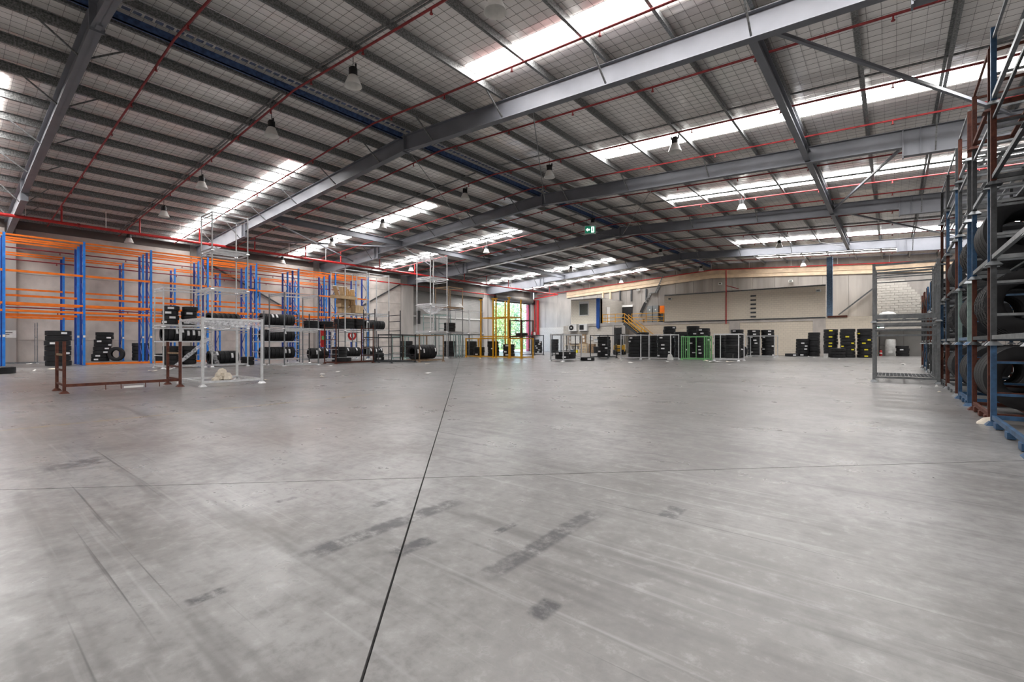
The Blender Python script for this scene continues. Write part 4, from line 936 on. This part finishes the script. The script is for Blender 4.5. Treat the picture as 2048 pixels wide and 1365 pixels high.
for a, b, c_, d in ((0, 1.25, 0, .05), (0, 1.25, 1.0, 1.05), (-.05, 0, 0, 1.05), (1.25, 1.3, 0, 1.05)): fr.box(a, b, -.02, .06, c_, d)
fr.build('frame', galv, wbd)
dk = thing('desk', 'long timber desk under the notice boards', 'desk', (-32.2, 50.1, 0)); MB().box(0, 2.7, 0, .65, .9, .96).build('desk_top', card2, dk)
for x in (.05, .9, 1.7, 2.6): block('leg', dk, white, x, x + .06, .05, .6, 0, .9)
for i, (x, m_) in enumerate(((-32.0, paper), (-31.5, heater_m), (-31.0, bluest_l), (-30.3, sticker_y), (-29.95, paper))):
    bt = thing('tub', ('white', 'cream', 'blue', 'yellow', 'tall white')[i] + ' tub under the long timber desk', 'tub', (x, 50.0, 0)); MB().lathe([(0, 0), (.15, 0), (.18, .36), (.19, .4), (.0, .4)], 14).build('tub_body', m_, bt, True); MB().lathe([(.2, .38), (.2, .42), (0, .43)], 14).build('lid', white, bt, True)
pc = thing('pallet_crate', 'upright timber pallets stood as a crate right of the desk', 'pallet', (-29.9, 49.8, 0))
for i in range(6): block('board', pc, card2, 0, 1.1, 0, .03, .05 + i * .19, .15 + i * .19)
for x in (0, .5, 1.02): block('stringer', pc, timber, x, x + .08, .03, .14, 0, 1.2)
cb = thing('tool_cupboard', 'brown cupboard between the pallets and the dark bin', 'cupboard', (-28.75, 50.1, 0)); MB().box(0, .75, 0, .5, 0, 1.1).build('carcass', rust2, cb); MB().box(.03, .36, -.02, 0, .05, 1.05).build('door', rust2, cb); MB().box(.39, .72, -.02, 0, .05, 1.05).build('door', rust2, cb)
bn = thing('waste_bin', 'black bin beside the brown cupboard', 'bin', (-27.6, 50.0, 0)); MB().lathe([(0, 0), (.32, 0), (.38, .75), (.35, .75), (.3, .05), (0, .05)], 16).build('bin_body', black, bn, True); MB().lathe([(.39, .72), (.41, .76), (.36, .78)], 16).build('rim', dark_st, bn, True)
for i, (x, z) in enumerate(((-28.9, 1.55), (-28.2, 1.3), (-28.0, 1.85))):
    ps = thing('wall_poster', 'white paper notice on the block wall, %s from left beside the boards' % ORD[i], 'poster', (x, 50.98, z)); MB().box(-.28, .28, 0, .03, 0, .45).build('sheet', heater_m, ps); MB().box(-.2, .2, -.006, 0, .28, .34).build('print', bluest_l, ps)
ht = thing('water_heater', 'pale cylindrical water heater in the far right doorway', 'water heater', (-.08, 56.1, 0)); MB().lathe([(0, 0), (.4, 0), (.42, .05), (.42, 1.45), (.38, 1.55), (0, 1.6)], 24).build('tank', heater_m, ht, True); MB().box(-.15, .15, -.45, -.4, .25, .5).build('access_panel', white, ht); rod('outlet_pipe', ht, galv, (-.42, 0, 1.0), (-.75, 0, 1.0), .03)
fe = thing('fire_extinguisher', 'red fire extinguisher on the floor of far right doorway', 'fire extinguisher', (-.78, 55.3, 0)); MB().lathe([(0, 0), (.1, 0), (.11, .04), (.11, .45), (.06, .52), (.03, .55), (0, .56)], 16).build('cylinder', red_m, fe, True); MB().box(-.05, .05, -.02, .02, .56, .62).build('valve', black, fe); rod('hose', fe, black, (.04, 0, .56), (.16, 0, .25), .02); MB().lathe([(.112, .2), (.113, .32)], 16).build('label_band', white, fe, True)
gb = thing('grey_box', 'small grey box beside the chunky tread stack', 'box', (-4.2, 46.2, 0)); MB().box(-.15, .15, -.15, .15, 0, .3).build('box_body', heater_m, gb); MB().box(-.16, .16, -.16, .16, .3, .33).build('lid', heater_m, gb)
bb = thing('black_crate', 'small black crate on the floor before third galvanised cage', 'crate', (-8.6, 34.3, .16)); MB().box(-.18, .18, -.18, .18, 0, .26).build('crate_body', black, bb); MB().box(-.2, .2, -.2, .2, .26, .3).build('crate_rim', black, bb)
gs = thing('green_exit_sign', 'small green and white exit sign above yellow labelled stacks', 'exit sign', (-.75, 51.9, 2.45)); MB().box(-.3, .3, 0, .06, 0, .42).build('sign_case', black, gs); MB().box(-.25, .25, -.01, 0, .05, .37).build('sign_face', exit_w, gs); MB().box(-.2, -.05, -.02, -.01, .1, .3).build('arrow', exit_g, gs)
wp = thing('white_wrap', 'white plastic wrap heaped beside the green cage', 'film', (-12.3, 33.0, 0)); MB().hexa([(-.15, -.15, 0), (.2, -.15, 0), (.2, .2, 0), (-.15, .2, 0), (-.1, -.1, .4), (.1, -.1, .45), (.12, .1, .35), (-.1, .1, .4)]).build('heap', heater_m, wp)

# ------------------------------------------------------------------ litter on the floor
SCR = {}
rnd = random.Random(5)
LIT = [(-29.5, 3.2, .5), (-28.6, 2.6, .4), (-37.5, 4.2, .9), (-38.2, 3.2, .6), (-24.0, 5.6, .9), (-25.2, 6.5, .7), (-30.5, 7.6, .5), (-16.5, 9.0, .45), (-15.4, 8.4, .45), (-17.4, 10.2, .5), (-22.0, 12.5, .5), (-14.0, 12.0, .4), (-20.5, 17.5, .6), (-13.2, 30.5, .4), (-11.0, 29.0, .7), (-8.6, 30.3, 1.3), (-7.9, 31.4, 1.0), (-12.2, 26.2, .7), (-6.9, 27.2, .5), (-14.2, 29.0, .6), (-9.5, 32.0, .9), (-4.9, 45.0, .5), (-5.7, 48.6, .4), (-3.0, 42.0, .4), (.1, 39.0, .5), (.5, 33.5, .5), (.95, 17.2, .18), (.6, 16.6, .12), (.9, 15.4, .15), (-16.0, 24.6, .6), (-27.3, 24.6, .5), (-24.8, 26.5, .5), (-15.5, 6.6, .5)]
for i, (x, y, s) in enumerate(LIT):
    mb = MB(); n = 7
    for a in range(n):
        th = 2 * PI * a / n; r = s * rnd.uniform(.15, .5); mb.v.append((r * math.cos(th) * .9, r * math.sin(th) * .55, rnd.uniform(.004, .03 + .05 * s)))
    mb.v.append((0, 0, rnd.uniform(.03, .06 + .06 * s))); mb.f = [(a, (a + 1) % n, n) for a in range(n)]
    near = 'left racking' if x < -24 else ('front left frames' if y < 13 and x < -12 else ('yellow cages' if x < -20 else ('right hand cages' if x > -1 else ('tyre stacks by the tan wall' if y > 40 else 'row of cages before the tan wall'))))
    o = mb.build('paper_scrap', paper if i % 4 else cream, None, loc=(x, y, .001), rot=(0, 0, rnd.uniform(0, 3))); SCR.setdefault(near, []).append((math.hypot(x, y), o))
for near, ls in SCR.items():
    for i, (d, o) in enumerate(sorted(ls, key=lambda q: q[0])): tag(o, '%s nearest paper scrap on the floor by the %s' % (ORD[i], near), 'litter', 'paper scraps near the ' + near)

# ------------------------------------------------------------------ outside the open door
gd = MB().box(-160, XL - .3, 0, 160, -.25, -.03).build('ground_outside', asphalt); tag(gd, 'pale paved yard outside the open door', kind='structure')
lw = MB().box(-160, -56, 20, 160, -.03, .06).build('lawn', grass); tag(lw, 'green lawn beyond the paved yard', kind='structure')
def tree(label, x, y, H, R_, m_, seed, n=5200):
    r = random.Random(seed); t = thing('tree', label, 'tree', (x, y, 0), group='trees outside the door')
    mb = MB(); mb.tube((0, 0, 0), (.1, .1, H * .5), .28, 9, .16)
    for k in range(5):
        a = k * 1.3; mb.tube((.08, .08, H * (.3 + .04 * k)), (R_ * .6 * math.cos(a), R_ * .6 * math.sin(a), H * (.55 + .07 * k)), .1, 6, .03)
    mb.build('trunk', bark, t)
    cl = [(r.uniform(-.7, .7) * R_, r.uniform(-.7, .7) * R_, H * r.uniform(.12, .95), R_ * r.uniform(.28, .5)) for _ in range(34)]
    fb = MB()
    for i in range(n):
        cx, cy, cz, cr = cl[r.randrange(len(cl))]
        v = Vector((r.gauss(0, 1), r.gauss(0, 1), r.gauss(0, 1))).normalized() * cr * r.uniform(.6, 1.05)
        p = Vector((cx, cy, max(.2, cz + v.z))) + Vector((v.x, v.y, 0)); s = r.uniform(.1, .24)
        u = Vector((r.gauss(0, 1), r.gauss(0, 1), r.gauss(0, 1))).normalized(); w = u.orthogonal().normalized()
        b = len(fb.v); fb.v += [tuple(p - u * s), tuple(p + w * s * .5), tuple(p + u * s), tuple(p - w * s * .5)]; fb.f.append((b, b + 1, b + 2, b + 3))
    tag(fb.build('foliage', m_, t), kind='stuff')
tree('pale green tree seen at the left of the open door', -58, 66, 8.5, 3.6, leaf, 1); tree('blue green tree seen in the middle of the door', -62, 73, 10, 3.8, leaf_b, 2)
tree('bright green tree seen at the right of the open door', -57, 79.5, 9.5, 3.6, leaf, 3); tree('bushy pale tree behind the middle tree', -70, 79, 11, 4.5, leaf, 4); tree('dark tree far behind on the right', -74, 92, 12, 5, leaf_b, 5)
